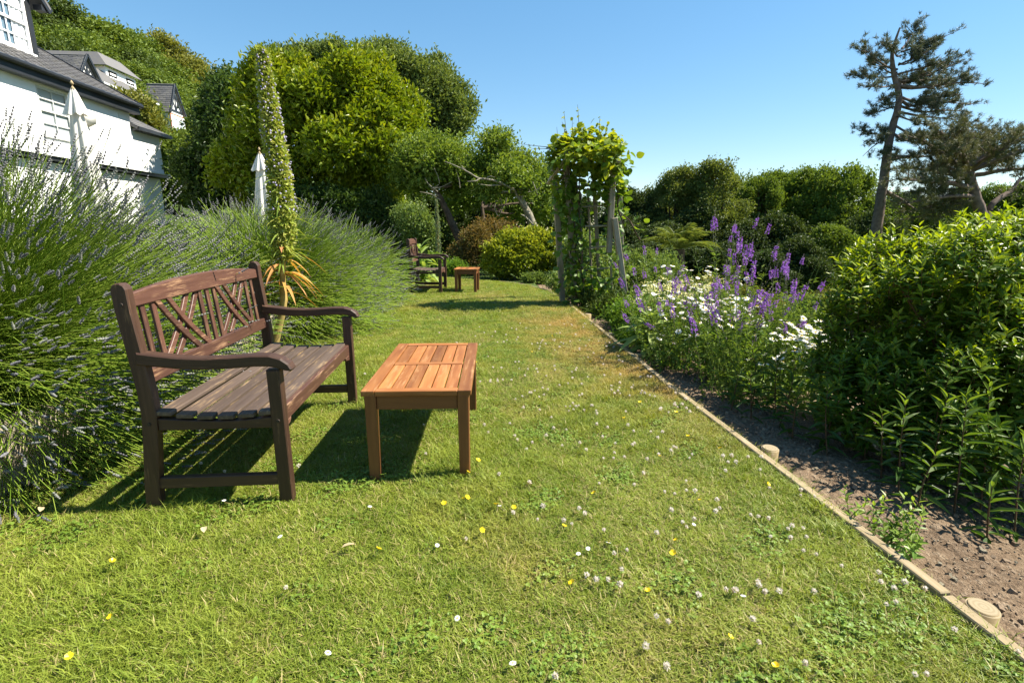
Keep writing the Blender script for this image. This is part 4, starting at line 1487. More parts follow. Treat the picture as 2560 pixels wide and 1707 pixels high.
M_MAG = leaf_mat('magnolia_leaf', (.125, .19, .009), (.25, .30, .016), (.48, .44, .03), .34, .4, .4, (1.15, 1.15, .4))
M_OAK = leaf_mat('evergreen_oak_leaf', (.10, .145, .036), (.18, .23, .06), (.25, .29, .08), .3, .55, .25)
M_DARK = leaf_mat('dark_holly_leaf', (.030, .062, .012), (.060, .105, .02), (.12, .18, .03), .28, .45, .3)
M_HILLA = leaf_mat('hill_leaf_green', (.085, .135, .022), (.155, .21, .036), (.23, .29, .055), .3, .6, .2)
M_HILLB = leaf_mat('hill_leaf_olive', (.14, .16, .03), (.23, .23, .05), (.30, .28, .07), .3, .6, .2)
M_HILLC = leaf_mat('hill_leaf_dark', (.045, .075, .016), (.085, .125, .028), (.14, .18, .04), .3, .6, .2)
M_APPLE = leaf_mat('fruit_tree_leaf', (.10, .165, .022), (.20, .27, .04), (.32, .37, .06), .36, .5, .3)
M_WOODA = leaf_mat('wood_leaf', (.070, .120, .016), (.135, .195, .028), (.25, .31, .045), .35, .55, .25)
M_WOODB = leaf_mat('wood_leaf_olive', (.095, .13, .028), (.16, .195, .045), (.25, .27, .07), .35, .55, .25)
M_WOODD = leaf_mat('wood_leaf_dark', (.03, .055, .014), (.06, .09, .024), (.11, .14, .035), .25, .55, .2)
M_LAUREL = leaf_mat('laurel_leaf', (.12, .17, .012), (.22, .27, .02), (.46, .46, .05), .34, .38, .4)
M_REDSH = leaf_mat('bronze_shrub_leaf', (.11, .11, .03), (.20, .14, .045), (.30, .16, .06), .3, .5, .25)
M_SHRUB = leaf_mat('pale_shrub_leaf', (.10, .165, .04), (.19, .26, .065), (.28, .34, .10), .35, .45, .35)
M_NEEDLE = leaf_mat('pine_needle', (.062, .078, .052), (.115, .132, .085), (.16, .17, .10), .15, .6, .25)
M_NEEDLE2 = leaf_mat('pine_needle_warm', (.075, .085, .04), (.13, .135, .06), (.18, .17, .08), .15, .6, .25)

# ---- big magnolia in the centre
loc = np.array([-3.9, 17.3, .3])
bl = blobs_px(17.3, loc, [(825, 275, 205, 140), (715, 240, 100, 85, -.4), (895, 225, 115, 75, .2), (668, 345, 80, 110, .3), (860, 380, 190, 120, -.6), (960, 400, 110, 110, .3), (780, 460, 100, 60, -.8), (1000, 320, 85, 85, .5), (930, 480, 95, 50, -.3), (640, 275, 48, 75, .8), (740, 330, 120, 110, -.6), (800, 500, 130, 45, -.5), (690, 480, 80, 50, -.3)])
shrub('magnolia_tree', 'large rounded magnolia with yellow green leaves rising behind the lavender', 'tree', loc, bl, 5200, 13, .13, .185, M_MAG, .42, 12, (.2, .42), tpl=RHOMB, core=1.5, trunk=(.22, (0.1, 0, 1.6), 14), coresize=.14, bark=M_BARKG, out=.7)
# ---- small leafy growth at its left foot
loc = np.array([-6.2, 17.0, .5])
bl = blobs_px(16.5, loc, [(600, 420, 50, 55), (575, 445, 40, 45, .3), (640, 470, 60, 45, .2)])
shrub('young_magnolia', 'low yellow green shoots at the left foot of the magnolia, beside the closed parasol', 'shrub', loc, bl, 420, 12, .14, .19, M_MAG, .42, 12, (.25, .4), core=1.2, coresize=.2)

# ---- evergreen oak behind it
loc = np.array([-2.6, 28, -.6])
bl = blobs_px(28, loc, [(1020, 250, 110, 110), (900, 190, 150, 75, 1), (1110, 260, 78, 75), (760, 172, 120, 50, 1.5), (1130, 310, 58, 60), (1010, 370, 140, 90), (1080, 200, 70, 55, .8), (700, 185, 60, 50, 1.5), (960, 155, 85, 40, 1.5)])
shrub('evergreen_oak', 'grey green evergreen oak standing tall behind the magnolia', 'tree', loc, bl, 5200, 12, .20, .20, M_OAK, .45, 30, (.14, .26), core=1.6, trunk=(.4, (0, 0, 2.5), 14), coresize=.23)

# ---- dark holly mass to the left of the magnolia
loc = np.array([-8.6, 20.5, .8])
bl = blobs_px(20.5, loc, [(565, 300, 70, 80), (550, 400, 75, 90), (545, 275, 36, 42, 1), (600, 400, 80, 90), (500, 450, 50, 60), (580, 250, 45, 60, .6), (525, 495, 55, 45), (600, 490, 60, 45)])
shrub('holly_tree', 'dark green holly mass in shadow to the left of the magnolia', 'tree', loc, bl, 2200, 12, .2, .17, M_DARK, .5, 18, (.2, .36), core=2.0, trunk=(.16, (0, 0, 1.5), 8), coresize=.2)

# ---- rounded shrubs between the white house and the holly
for lab, Y, lst, m in (
        ('olive green shrub bank climbing behind the white house gable', 24, [(325, 290, 62, 45), (370, 345, 55, 45, 1), (425, 405, 50, 50, 1), (350, 310, 45, 30, 1)], M_HILLB),
        ('mid green shrub right of the white house corner', 24.5, [(430, 430, 55, 80), (470, 390, 45, 50, 1), (455, 480, 60, 40, .5), (410, 480, 30, 50)], M_HILLA),
        ('dull green bush under the brick gabled house', 30, [(420, 385, 50, 38), (465, 385, 45, 38, 1), (490, 410, 40, 50)], M_HILLC)):
    c = at(lst[0][0], lst[0][1], Y); loc = np.array([c[0], c[1], float(ground_z(c[0], c[1]))])
    shrub('garden_shrub', lab, 'shrub', loc, blobs_px(Y, loc, lst), 1300, 11, .2, .18, m, .5, 16, (.2, .34), core=1.6, coresize=.22)

# ---- wooded hillside
def tree_protos(name, n, per, size, mat, blobs, subs, subf=(.2, .34), spread=.34, trunk_r=.35, gaps=False, core=1.0):
    P, N, _ = crown_points(blobs, n, subs, subf, flat=.7 if gaps else .9)
    a = Acc()
    leaves_on(a, RHOMB, P, N, per, spread, size, .6, .3, .6, .9)
    if core: dense_core(a, blobs, .74, int(n * core * 1.6), size * 1.5)
    cm = a.mesh('crown', mat)
    b = Acc()
    limbs(b, (0, 0, 0), trunk_r, P[rng.choice(len(P), 16)] * [.95, .95, .97], (rng.normal(0, .2), rng.normal(0, .2), 3.2), wob=.08)
    tm = b.mesh('trunk', M_BARK)
    return cm, tm


def put_tree(protos, name, label, cat, x, y, z, s, rz, group):
    t = thing(name, label, cat, (x, y, z), rz, group)
    t.scale = s
    for nm, me in zip(('crown', 'trunk'), protos):
        o = bpy.data.objects.new(nm, me); link(o, t)
        if nm == 'crown': o['kind'] = 'stuff'
    return t


BR = [(0, 0, 6.5, 4.2, 4.2, 3.4), (1.8, .5, 5.6, 2.8, 2.8, 2.4), (-1.9, -.3, 5.5, 2.9, 2.8, 2.4), (.3, -1.8, 5.0, 2.7, 2.5, 2.2), (-.2, 1.8, 5.2, 2.7, 2.5, 2.2), (.5, .2, 8.3, 2.4, 2.4, 1.8)]
BT = [(0, 0, 7.0, 3.2, 3.2, 3.6), (1.2, .3, 5.2, 2.5, 2.5, 2.4), (-1.3, 0, 4.8, 2.6, 2.5, 2.4), (.1, -.6, 9.0, 2.0, 2.0, 2.0)]
HP = [tree_protos('h', 1500, 10, .34, M_HILLA, BR, 16), tree_protos('h', 1500, 10, .34, M_HILLB, BR, 16), tree_protos('h', 1500, 10, .32, M_HILLC, BT, 16), tree_protos('h', 1500, 10, .33, M_HILLA, BT, 18)]
hill = [  # px of centre, py of top, Y, radius scale, kind
    (150, 8, 62, 1.0, 2), (95, 30, 58, 1.0, 2), (215, 45, 64, 1.0, 0), (285, 70, 66, 1.05, 0), (345, 92, 70, .95, 0), (405, 95, 74, .95, 1), (455, 140, 78, .9, 1), (500, 175, 80, .85, 3), (535, 205, 84, .8, 3), (570, 240, 86, .8, 0),
    (180, 80, 56, 1.0, 0), (130, 110, 50, .95, 2), (250, 110, 58, 1.0, 3), (320, 130, 60, .9, 2), (375, 140, 64, .95, 0), (430, 175, 68, .9, 1), (475, 205, 70, .85, 0), (510, 235, 72, .8, 0), (545, 270, 74, .8, 3), (590, 290, 76, .8, 2),
    (395, 190, 58, .7, 3), (350, 165, 55, .65, 0), (440, 220, 60, .7, 3), (480, 255, 62, .7, 1), (520, 290, 62, .7, 2), (60, 60, 52, .9, 0), (20, 40, 56, 1.0, 2), (-60, 30, 60, 1.1, 0), (230, 175, 48, .5, 2), (300, 190, 48, .5, 0)]
adj = ['dark crowned', 'bright green', 'olive tinted', 'fresh green']
hl = {0: 'broad bright green hillside tree, ', 1: 'broad olive tinted hillside tree, ', 2: 'dark green upright hillside tree, ', 3: 'upright bright green hillside tree, '}
rows_ = {}
for i_, e_ in enumerate(hill): rows_.setdefault('along the skyline' if i_ < 10 else 'below the skyline', []).append(i_)
hord = {}
for nm_, ii_ in rows_.items():
    for k_, i_ in enumerate(sorted(ii_, key=lambda j_: hill[j_][0])): hord[i_] = '%s from the left %s' % (ORD[k_], nm_)
for i_, (px, py, Y, s, k) in enumerate(hill):
    top = at(px, py, Y)
    gz_ = float(ground_z(top[0], top[1]))
    H = 10.2 if k in (0, 1) else 11.0
    sc = s * .9
    z = top[2] - H * sc
    if z > gz_: z = max(gz_, z - 1.5); sc = (top[2] - z) / H
    put_tree(HP[k], 'hillside_tree', hl[k] + hord[i_], 'tree', top[0], top[1], z, (sc * 1.1, sc * 1.1, sc), rng.random() * 6.28, 'trees on the wooded hillside')

# ---- old fruit trees beyond the armchair
def fruit_tree(label, Y, loc, lst, trunk_pts, extra, n, bark, size=.10, per=11, core=.9, bark2=None):
    t = thing('fruit_tree', label, 'tree', tuple(loc), 0, 'old fruit trees beyond the lawn')
    bl = [(b[0], b[1], b[2], b[3] * .85, b[4] * .85, b[5] * .85) for b in blobs_px(Y, loc, lst)]
    P, N, _ = crown_points(bl, n, 14, (.2, .4))
    a = Acc(); leaves_on(a, RHOMB, P, N, per, .13, size, .5, .35, .6, .9)
    dense_core(a, bl, .8, int(n * core * 1.6), size * 1.4)
    a.build('crown', M_APPLE, t, 'stuff')
    b = Acc()
    tp = [at(*p) - loc for p in trunk_pts]
    limb(b, tp, np.linspace(.13, .055, len(tp)), 9, 0, .06, 4)
    for k in range(9):
        tg = P[rng.integers(len(P))] * .97; limb(b, [tp[-1], (tp[-1] + tg) / 2 + rng.normal(0, .15, 3), tg], [.055, .035, .01], 6, 0, .15, 4)
    b.build('trunk', bark, t)
    for ex in extra:
        e = Acc(); limb(e, [at(*p) - loc for p in ex[0]], ex[1], 7, 0, .12, 4)
        o = e.build('bare_branch', M_BARKG, t); o['label'] = 'bare pale lichened branch'
    return t


l1 = np.array([-.05, 15.2, -.15])
fruit_tree('old fruit tree with a dark leaning trunk behind the far armchair', 15, l1, [(1080, 430, 95, 70), (1030, 450, 70, 55, .3), (1120, 400, 60, 45, .5), (1060, 390, 60, 40, .6), (1140, 470, 60, 40, .3)],
           [(1160, 625, 15), (1130, 560, 15), (1105, 500, 15), (1085, 470, 15)],
           [([(1095, 490, 14.6), (1075, 470, 14.3), (1100, 470, 14.2), (1130, 455, 14)], [.025, .018, .012, .006]), ([(1100, 500, 14.4), (1080, 485, 14.2), (1050, 480, 14)], [.02, .014, .005]),
            ([(1095, 480, 14.3), (1070, 460, 14.2), (1062, 445, 14.2)], [.014, .01, .004]), ([(1150, 470, 14.2), (1148, 450, 14.2), (1140, 425, 14.2)], [.012, .008, .003]), ([(1085, 420, 14.3), (1095, 440, 14.3), (1100, 460, 14.3), (1085, 470, 14.3), (1070, 465, 14.3)], [.008, .009, .01, .008, .004])], 1500, M_BARK)
l2 = np.array([2.0, 15.0, -.2])
fruit_tree('old fruit tree with pale forked trunk and bare dead branch left of the arch', 15, l2, [(1245, 400, 58, 65), (1275, 450, 60, 70, .2), (1220, 430, 40, 45, .4), (1330, 450, 60, 65, .4), (1240, 360, 40, 32, .2), (1268, 445, 46, 40, -.8), (1210, 485, 44, 32, -.5), (1315, 470, 36, 40, -.5), (1360, 480, 50, 60, .6)],
           [(1340, 585, 14.7), (1322, 535, 14.7), (1305, 505, 14.7), (1290, 478, 14.7)],
           [([(1322, 535, 14.6), (1300, 500, 14.5), (1282, 470, 14.4), (1275, 440, 14.5)], [.05, .04, .028, .015]),
            ([(1316, 520, 14.55), (1305, 495, 14.5), (1298, 470, 14.5)], [.06, .05, .03]),
            ([(1285, 475, 14.2), (1255, 458, 14.0), (1222, 448, 13.9), (1196, 447, 13.8), (1170, 430, 13.7), (1140, 415, 13.7), (1112, 404, 13.7)], [.028, .028, .026, .023, .018, .013, .007]),
            ([(1200, 447, 13.8), (1190, 453, 13.7), (1168, 454, 13.7)], [.02, .016, .006]), ([(1215, 447, 13.8), (1225, 440, 13.7), (1238, 444, 13.7)], [.016, .012, .004]),
            ([(1160, 425, 13.7), (1152, 412, 13.7), (1165, 425, 13.6)], [.012, .008, .004]),
            ([(1255, 462, 14.1), (1225, 465, 13.9), (1195, 460, 13.8)], [.022, .016, .006]),
            ([(1285, 470, 14.2), (1268, 480, 14.1), (1255, 478, 14)], [.018, .014, .005]), ([(1330, 560, 14.5), (1312, 540, 14.3), (1303, 537, 14.2)], [.03, .024, .012]),
            ([(1350, 470, 14.2), (1335, 478, 14.2), (1320, 480, 14.1)], [.014, .01, .004]), ([(1332, 455, 14.2), (1340, 475, 14.1), (1345, 490, 14.1)], [.012, .01, .004])], 1300, M_BARKG)
l3 = np.array([.9, 18.5, -.4])
fruit_tree('thin dark fruit tree between the two old ones, further back', 18.5, l3, [(1200, 470, 70, 60), (1230, 500, 60, 50, .4), (1150, 500, 60, 55, .3), (1180, 420, 60, 50, .5), (1290, 520, 70, 55, 1), (1350, 520, 70, 60, 1)],
           [(1212, 600, 18), (1208, 560, 18), (1205, 520, 18)], [([(1240, 500, 17), (1235, 520, 17), (1246, 545, 17), (1256, 520, 17), (1252, 500, 17)], [.02, .018, .018, .014, .006]), ([(1270, 480, 17), (1264, 510, 17), (1250, 530, 17)], [.02, .018, .008])], 1300, M_BARK, .12, 10, 1.2)

# dark understorey behind the fruit trees
for lab, Y, lst, m in (
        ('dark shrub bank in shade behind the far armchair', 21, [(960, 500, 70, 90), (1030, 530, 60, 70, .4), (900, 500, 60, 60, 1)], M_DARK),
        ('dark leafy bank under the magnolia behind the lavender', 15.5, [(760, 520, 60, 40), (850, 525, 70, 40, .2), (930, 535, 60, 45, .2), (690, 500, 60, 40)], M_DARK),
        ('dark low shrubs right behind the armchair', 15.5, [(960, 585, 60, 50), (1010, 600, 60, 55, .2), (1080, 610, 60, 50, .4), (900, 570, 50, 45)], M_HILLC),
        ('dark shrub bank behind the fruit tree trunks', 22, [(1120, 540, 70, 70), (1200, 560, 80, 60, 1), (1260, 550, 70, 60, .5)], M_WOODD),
        ('mid green bush seen through the trellis of the arch', 11.5, [(1450, 650, 55, 55), (1510, 655, 55, 50, .3), (1480, 690, 60, 45)], M_SHRUB),
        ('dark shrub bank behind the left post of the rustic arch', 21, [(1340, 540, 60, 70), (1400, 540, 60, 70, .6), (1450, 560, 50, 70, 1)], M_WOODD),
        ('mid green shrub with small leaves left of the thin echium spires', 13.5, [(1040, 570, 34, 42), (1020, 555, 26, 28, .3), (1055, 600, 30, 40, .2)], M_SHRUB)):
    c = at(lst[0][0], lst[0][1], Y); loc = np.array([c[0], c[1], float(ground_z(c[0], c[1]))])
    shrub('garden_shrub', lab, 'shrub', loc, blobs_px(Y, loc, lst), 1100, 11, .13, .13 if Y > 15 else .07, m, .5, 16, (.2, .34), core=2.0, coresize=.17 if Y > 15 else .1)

# ---- laurel and bronze shrub at the end of the lawn
loc = np.array([1.3, 12.3, -.1])
bl = blobs_px(12.1, loc, [(1310, 638, 92, 66), (1268, 652, 72, 56, -.1), (1355, 642, 64, 64, .1), (1310, 606, 76, 36, .1), (1380, 650, 34, 40, .3), (1250, 672, 45, 30, -.2)])
shrub('laurel_bush', 'rounded yellow green laurel bush at the far end of the lawn left of the arch', 'bush', loc, bl, 1900, 11, .06, .10, M_LAUREL, .42, 22, (.16, .3), core=1.6, coresize=.12, youngtop=1.0)
loc = np.array([.0, 13.2, -.1])
bl = blobs_px(13, loc, [(1190, 610, 55, 42), (1220, 590, 60, 34, .4), (1160, 640, 45, 40), (1215, 650, 50, 40, .1), (1260, 585, 50, 28, .6)])
shrub('bronze_shrub', 'bronze tinted loose shrub between the thin echiums and the laurel', 'shrub', loc, bl, 1000, 10, .08, .07, M_REDSH, .4, 18, (.18, .34), core=1.0, coresize=.1)

# ---- low bright plants behind the armchair
for lab, px, py, Y, lst, m, sz in (
        ('low bright green perennials behind the side table', 1120, 665, 12.3, [(1120, 670, 40, 22), (1090, 660, 32, 26, .2), (1145, 678, 30, 18)], M_FRESH, .06),
        ('bright low foliage between the armchair and the wall', 1045, 680, 11, [(1048, 680, 28, 26), (1020, 690, 22, 22, .2)], M_FRESH, .06),
        ('low pale leaves along the lawn edge below the laurel', 1370, 700, 11.2, [(1330, 702, 32, 12), (1370, 706, 34, 14), (1392, 716, 24, 13)], M_SHRUB, .07)):
    c = at(px, py, Y); loc = np.array([c[0], c[1], 0])
    shrub('low_perennials', lab, 'plant', loc, blobs_px(Y, loc, lst), 420, 8, .05, sz, m, .35, 12, (.25, .4), core=.8, coresize=.1, stems=0)
rosette('pale strappy leaved plant rising behind the armchair backrest', *(at(1052, 650, 11.3) * [1, 1, 0]), 22, .45, .7, .05, .75)
rosette('second pale strappy plant beside the armchair, lower and nearer the lawn', *(at(1062, 690, 10.9) * [1, 1, 0]), 16, .35, .5, .045, .35)

# thin echium spires in the shade
M_ECHG = leaf_mat('grey_green_bract', (.13, .19, .09), (.20, .26, .14), (.27, .31, .18), .25, .6, .2)
for lab, xs, Y in (('slender grey green echium spire nearest the fruit tree trunk', [(1096, 665), (1095, 600), (1093, 540), (1091, 500)], 12.8), ('slender grey green echium spire further left in deep shade', [(1060, 640), (1058, 590), (1056, 540), (1054, 505)], 13.6)):
    echium(lab, [at(x, y, Y) for x, y in xs], .085, 700, group=None, flowers=False, mats=(M_ECHG, M_ECHFL), low=.05)

# ---- right: shrubs and palm between the arch and the wood
for lab, Y, lst, m, sz in (
        ('rounded pale green shrub just right of the rustic arch', 8.6, [(1610, 685, 70, 68), (1655, 680, 55, 52, .3), (1580, 715, 55, 65, -.2), (1635, 740, 70, 60, -.3)], M_SHRUB, .055),
        ('dull green hebe bank behind the yellow and purple flowers', 7.2, [(1780, 740, 80, 45), (1870, 760, 70, 45, -.2), (1700, 745, 60, 45, .2), (1940, 790, 70, 50, -.4), (1990, 830, 60, 60, -.6), (2030, 775, 60, 45, .8), (2085, 760, 50, 50, 1.2)], M_HILLB, .05),
        ('low tangled green cover left of the big bush', 5.0, [(1990, 880, 70, 70), (1930, 900, 60, 60, .2), (2040, 930, 60, 70, -.2), (1960, 960, 70, 50, -.5), (2015, 790, 60, 50, .7), (1960, 815, 60, 45, .5), (2040, 840, 50, 60, .3)], M_SHRUB, .05)):
    c = at(lst[0][0], lst[0][1], Y); loc = np.array([c[0], c[1], float(ground_z(c[0], c[1]))])
    shrub('border_shrub', lab, 'shrub', loc, blobs_px(Y, loc, lst), 900, 9, .05, sz, m, .35, 16, (.2, .34), core=1.4, coresize=.1)

for lab, x, y, lst, m, sz in (
        ('low green ground cover beside the edging in front of the leaning arch post', 1.95, 5.9, [(0, 0, .1, .3, .45, .22), (.25, .4, .15, .3, .3, .25), (-.15, -.5, .06, .2, .3, .16)], M_FRESH, .045),
        ('dark green ground cover at the foot of the rustic arch', 2.15, 7.1, [(0, 0, .12, .4, .45, .25), (-.25, .5, .1, .25, .4, .2), (.4, -.2, .15, .35, .4, .28)], M_HILLC, .06),
        ('leafy green cover behind the arch along the lawn edge', 2.0, 8.9, [(0, 0, .15, .35, .6, .3), (-.15, .8, .12, .3, .5, .25), (.4, .3, .2, .4, .6, .35)], M_SHRUB, .06),
        ('fresh green cover between the arch and the pale shrub', 2.9, 6.6, [(0, 0, .2, .5, .5, .4), (.5, .3, .2, .5, .5, .4), (.2, -.5, .15, .4, .4, .35)], M_FRESH, .055)):
    loc = np.array([x, y, float(ground_z(x, y))])
    shrub('ground_cover', lab, 'plant', loc, lst, 650, 9, .045, sz, m, .4, 14, (.25, .4), core=.8, coresize=sz * 1.5, stems=0)

pl_ = at(1700, 612, 13.0); pz = float(ground_z(pl_[0], pl_[1]))
pt = thing('fern_palm', 'low arching fern palm in front of the dark wood, right of the arch', 'palm', (pl_[0], pl_[1], pz))
a = Acc(); limb(a, [(0, 0, -.1), (0, 0, (pl_[2] - pz) * .6), (0, 0, pl_[2] - pz - .12)], [.16, .14, .13], 9); a.build('trunk', M_BARK, pt)
M_FROND = leaf_mat('frond_leaflet', (.14, .19, .04), (.23, .26, .065), (.30, .31, .09), .3, .45, .35)
for k in range(30):
    az = k * 2.4; rise = rng.uniform(.35, 1.25); L = rng.uniform(.9, 1.25)
    s_ = np.linspace(0, 1, 9)
    C = np.stack([math.cos(az) * L * s_ * math.cos(rise), math.sin(az) * L * s_ * math.cos(rise), L * s_ * math.sin(rise) - .42 * L * s_ ** 2.2 + 0 * s_], 1)
    a = Acc(); tubes(a, C[None], np.linspace(.012, .003, 9)[None], 4)
    m = 44; u_ = np.repeat(np.linspace(.08, 1, m // 2), 2)
    p = np.stack([np.interp(u_, s_, C[:, c_]) for c_ in range(3)], 1)
    side = np.tile([1, -1], m // 2)[:, None] * np.array([-math.sin(az), math.cos(az), 0])
    tn = np.array([math.cos(az), math.sin(az), .1])
    d = norm(side + tn * .7 + [0, 0, -.15] + rng.normal(0, .08, (m, 3)))
    Ll = .22 * np.sin(np.clip(u_ * 1.05, .12, 1) * math.pi * .92) + .05
    scatter(a, RHOMB, p, frames(d, np.array([[0, 0, 1.0]]) + rng.normal(0, .15, (m, 3))), np.stack([Ll * .09, Ll, Ll * .5], 1))
    o = a.build('frond', M_FROND, pt); o.location = (0, 0, pl_[2] - pz - .1)

# ---- the wood beyond the border
WP = [tree_protos('w', 3400, 9, .24, M_WOODA, BR, 30, (.11, .20), .24, .32, True, .3), tree_protos('w', 2800, 9, .23, M_WOODB, BT, 34, (.10, .20), .26, .30, True, .1), tree_protos('w', 1700, 10, .32, M_WOODD, BT, 16, (.2, .32), .3, .35, False, 1.2), tree_protos('w', 3200, 9, .24, M_WOODA, BT, 30, (.11, .22), .24, .32, True, .3)]
wl = {0: 'broad spreading green tree in the wood, ', 1: 'open crowned olive tree in the wood, ', 2: 'dark dense tree in the wood, ', 3: 'upright fresh green tree in the wood, '}
wood = [(1735, 438, 54, 1.0, 3), (1840, 432, 52, 1.0, 0), (1945, 425, 52, 1.0, 3), (2030, 418, 50, 1.0, 0), (1595, 478, 46, .75, 2), (1545, 500, 50, .7, 2), (1640, 500, 52, .7, 2), (1690, 420, 46, .9, 1), (1790, 405, 44, 1.0, 1), (1900, 440, 48, .85, 3), (1985, 438, 60, .85, 0), (2110, 412, 46, 1.05, 0), (2060, 450, 50, .85, 0), (1850, 470, 56, .7, 3), (1740, 520, 42, .7, 2), (1850, 560, 40, .75, 2), (1960, 540, 40, .8, 2), (2080, 560, 38, .75, 3), (2160, 540, 40, .7, 2), (1650, 560, 40, .7, 2), (1570, 560, 42, .65, 2),
        (2250, 480, 50, .9, 0), (2330, 500, 48, .8, 3), (2420, 470, 54, .9, 0), (2510, 460, 52, .95, 0), (2600, 450, 50, 1.0, 3), (2240, 560, 40, .7, 2), (2380, 560, 40, .7, 2), (2500, 560, 42, .7, 2), (2700, 470, 52, 1.0, 0), (1800, 610, 33, .62, 2), (1910, 630, 32, .62, 2), (2010, 600, 34, .62, 2), (1700, 620, 34, .6, 2), (1610, 610, 36, .6, 2)]
word = {}
for nm_, ii_ in (('on its skyline', [j_ for j_ in range(len(wood)) if wood[j_][1] <= 505]), ('in its lower rows', [j_ for j_ in range(len(wood)) if wood[j_][1] > 505])):
    for k_, i_ in enumerate(sorted(ii_, key=lambda j_: wood[j_][0])): word[i_] = '%s from the left %s' % (ORD[k_], nm_)
for i_, (px, py, Y, s, k) in enumerate(wood):
    top = at(px, py, Y)
    H = 10.2 if k == 0 else 11.0
    gz_ = float(ground_z(top[0], top[1]))
    h = top[2] - gz_
    z = gz_ if h < H * s * 1.15 else top[2] - H * s * 1.15
    sz = (top[2] - z) / H
    put_tree(WP[k], 'woodland_tree', wl[k] + word[i_], 'tree', top[0], top[1], z, (s * .95, s * .95, sz), rng.random() * 6.28, 'trees of the wood beyond the border')

# ---- two pines on the right
def needle_tuft(seed, n=26, L=.20):
    r_ = np.random.default_rng(seed); V = []; F = []
    for k in range(n):
        d = norm(r_.normal(size=3) + [0, 1.0, .25]); s_ = norm(np.cross(d, r_.normal(size=3)))
        b = r_.normal(0, .03, 3) + np.array([0, r_.uniform(-.06, .06), 0]); l = L * r_.uniform(.7, 1.1)
        i = len(V); V += [b - s_ * .011, b + s_ * .011, b + d * l]; F.append([i, i + 1, i + 2])
    return np.array(V), np.array(F)


NTF = needle_tuft(5)


def pine(label, Y, trunk, limbs_px, mat, ntuft, spread, seed):
    base = at(*trunk[0][:2], Y); gz_ = float(ground_z(base[0], base[1]))
    loc = np.array([base[0], base[1], gz_])
    t = thing('pine_tree', label, 'tree', tuple(loc))
    tp = [np.array([-.2, 0, -.2])] + [at(px, py, Y) - loc for px, py, r_ in trunk]
    rr = [trunk[0][2] * Y / 1280 * 1.15] + [r_ * Y / 1280 for *_, r_ in trunk]
    a = Acc(); TP = limb(a, tp, rr, 10, 0, .05, 4); a.build('trunk', M_BARKP, t)
    b = Acc(); pos = []; dr = []
    for (x0, y0, dy0), mids, r_, nt in limbs_px:
        pts = [at(x0, y0, Y + dy0) - loc] + [at(x, y, Y + dd) - loc for x, y, dd in mids]
        Q = limb(b, pts, np.linspace(r_ * Y / 1280, r_ * .25 * Y / 1280, len(pts)), 6, 0, .12, 4)
        m = len(Q)
        for j in range(nt):
            f = rng.uniform(.25, 1.0); p = np.array([np.interp(f, np.linspace(0, 1, m), Q[:, c]) for c in range(3)])
            d = rdir(1)[0] * [1, 1, .55] + norm(Q[-1] - Q[0]) * .7 + [0, 0, .3]
            L = rng.uniform(.35, 1.0) * spread
            e = p + d * L
            limb(b, [p, (p + e) / 2 + [0, 0, -.03], e], [.022, .016, .007], 4, 0, .1, 2)
            for g in range(5):
                pos.append(p + d * L * rng.uniform(.45, 1.03) + rng.normal(0, .11 * spread, 3)); dr.append(norm(d + [0, 0, .5] + rng.normal(0, .4, 3)))
    b.build('branches', M_BARKP, t, 'stuff')
    pos = np.array(pos); dr = np.array(dr)
    n = Acc(); scatter(n, NTF, pos, frames(dr, rdir(len(pos))), rng.uniform(.8, 1.35, len(pos)), rng.random(len(pos)), np.clip(rng.normal(.2, .3, len(pos)), 0, 1))
    n.build('needles', mat, t, 'stuff')
    return t


px_limbs = []
def tx(y): return np.interp(y, [60, 190, 240, 400, 600], [2268, 2240, 2250, 2215, 2185])
for (xe, ye), y0, r_, nt in (((2290, 52), 110, 4, 14), ((2345, 75), 130, 4, 14), ((2355, 95), 150, 4, 12), ((2160, 102), 150, 4, 14), ((2220, 80), 120, 4, 12), ((2130, 158), 190, 4, 12), ((2175, 130), 165, 4, 12), ((2150, 195), 200, 3.5, 9),
                           ((2415, 130), 200, 5, 16), ((2460, 182), 205, 6, 18), ((2440, 160), 190, 5, 16), ((2380, 130), 170, 4, 14), ((2420, 210), 230, 5, 14), ((2395, 185), 215, 5, 14), ((2445, 255), 245, 5, 13), ((2435, 235), 240, 5, 13), ((2430, 275), 262, 5, 10), ((2360, 250), 240, 4, 12), ((2300, 110), 150, 4, 14), ((2310, 160), 190, 4, 14), ((2330, 215), 230, 4, 12), ((2270, 170), 190, 3, 10),
                           ((2145, 302), 300, 3.5, 9), ((2165, 260), 250, 3.5, 9), ((2190, 230), 230, 3, 9), ((2150, 365), 330, 3.5, 8), ((2200, 310), 300, 3, 7), ((2215, 355), 340, 3, 6), ((2340, 320), 310, 5, 12), ((2385, 315), 295, 5, 10), ((2310, 345), 330, 4, 10), ((2330, 290), 280, 4, 9), ((2280, 370), 360, 4, 8)):
    xe = 2245 + (xe - 2245) * .93; ye += 26; y0 += 14 + rng.normal(0, 9)
    x0 = tx(y0); dY = rng.normal(0, 1.3)
    px_limbs.append(((x0, y0, 0), [((x0 * 2 + xe) / 3, (y0 * 2 + ye) / 3 + 5 + rng.normal(0, 7), dY * .4), ((x0 + 2 * xe) / 3, (y0 + 2 * ye) / 3 + rng.normal(0, 5), dY * .8), (xe, ye, dY)], r_ * .65, nt))
for (xe, ye), y0 in (((2320, 392), 400), ((2290, 525), 475)):
    x0 = tx(y0); px_limbs.append(((x0, y0, 0), [((x0 + xe) / 2, (y0 + ye) / 2 - 4, .2), (xe, ye, .4)], 7, 3))
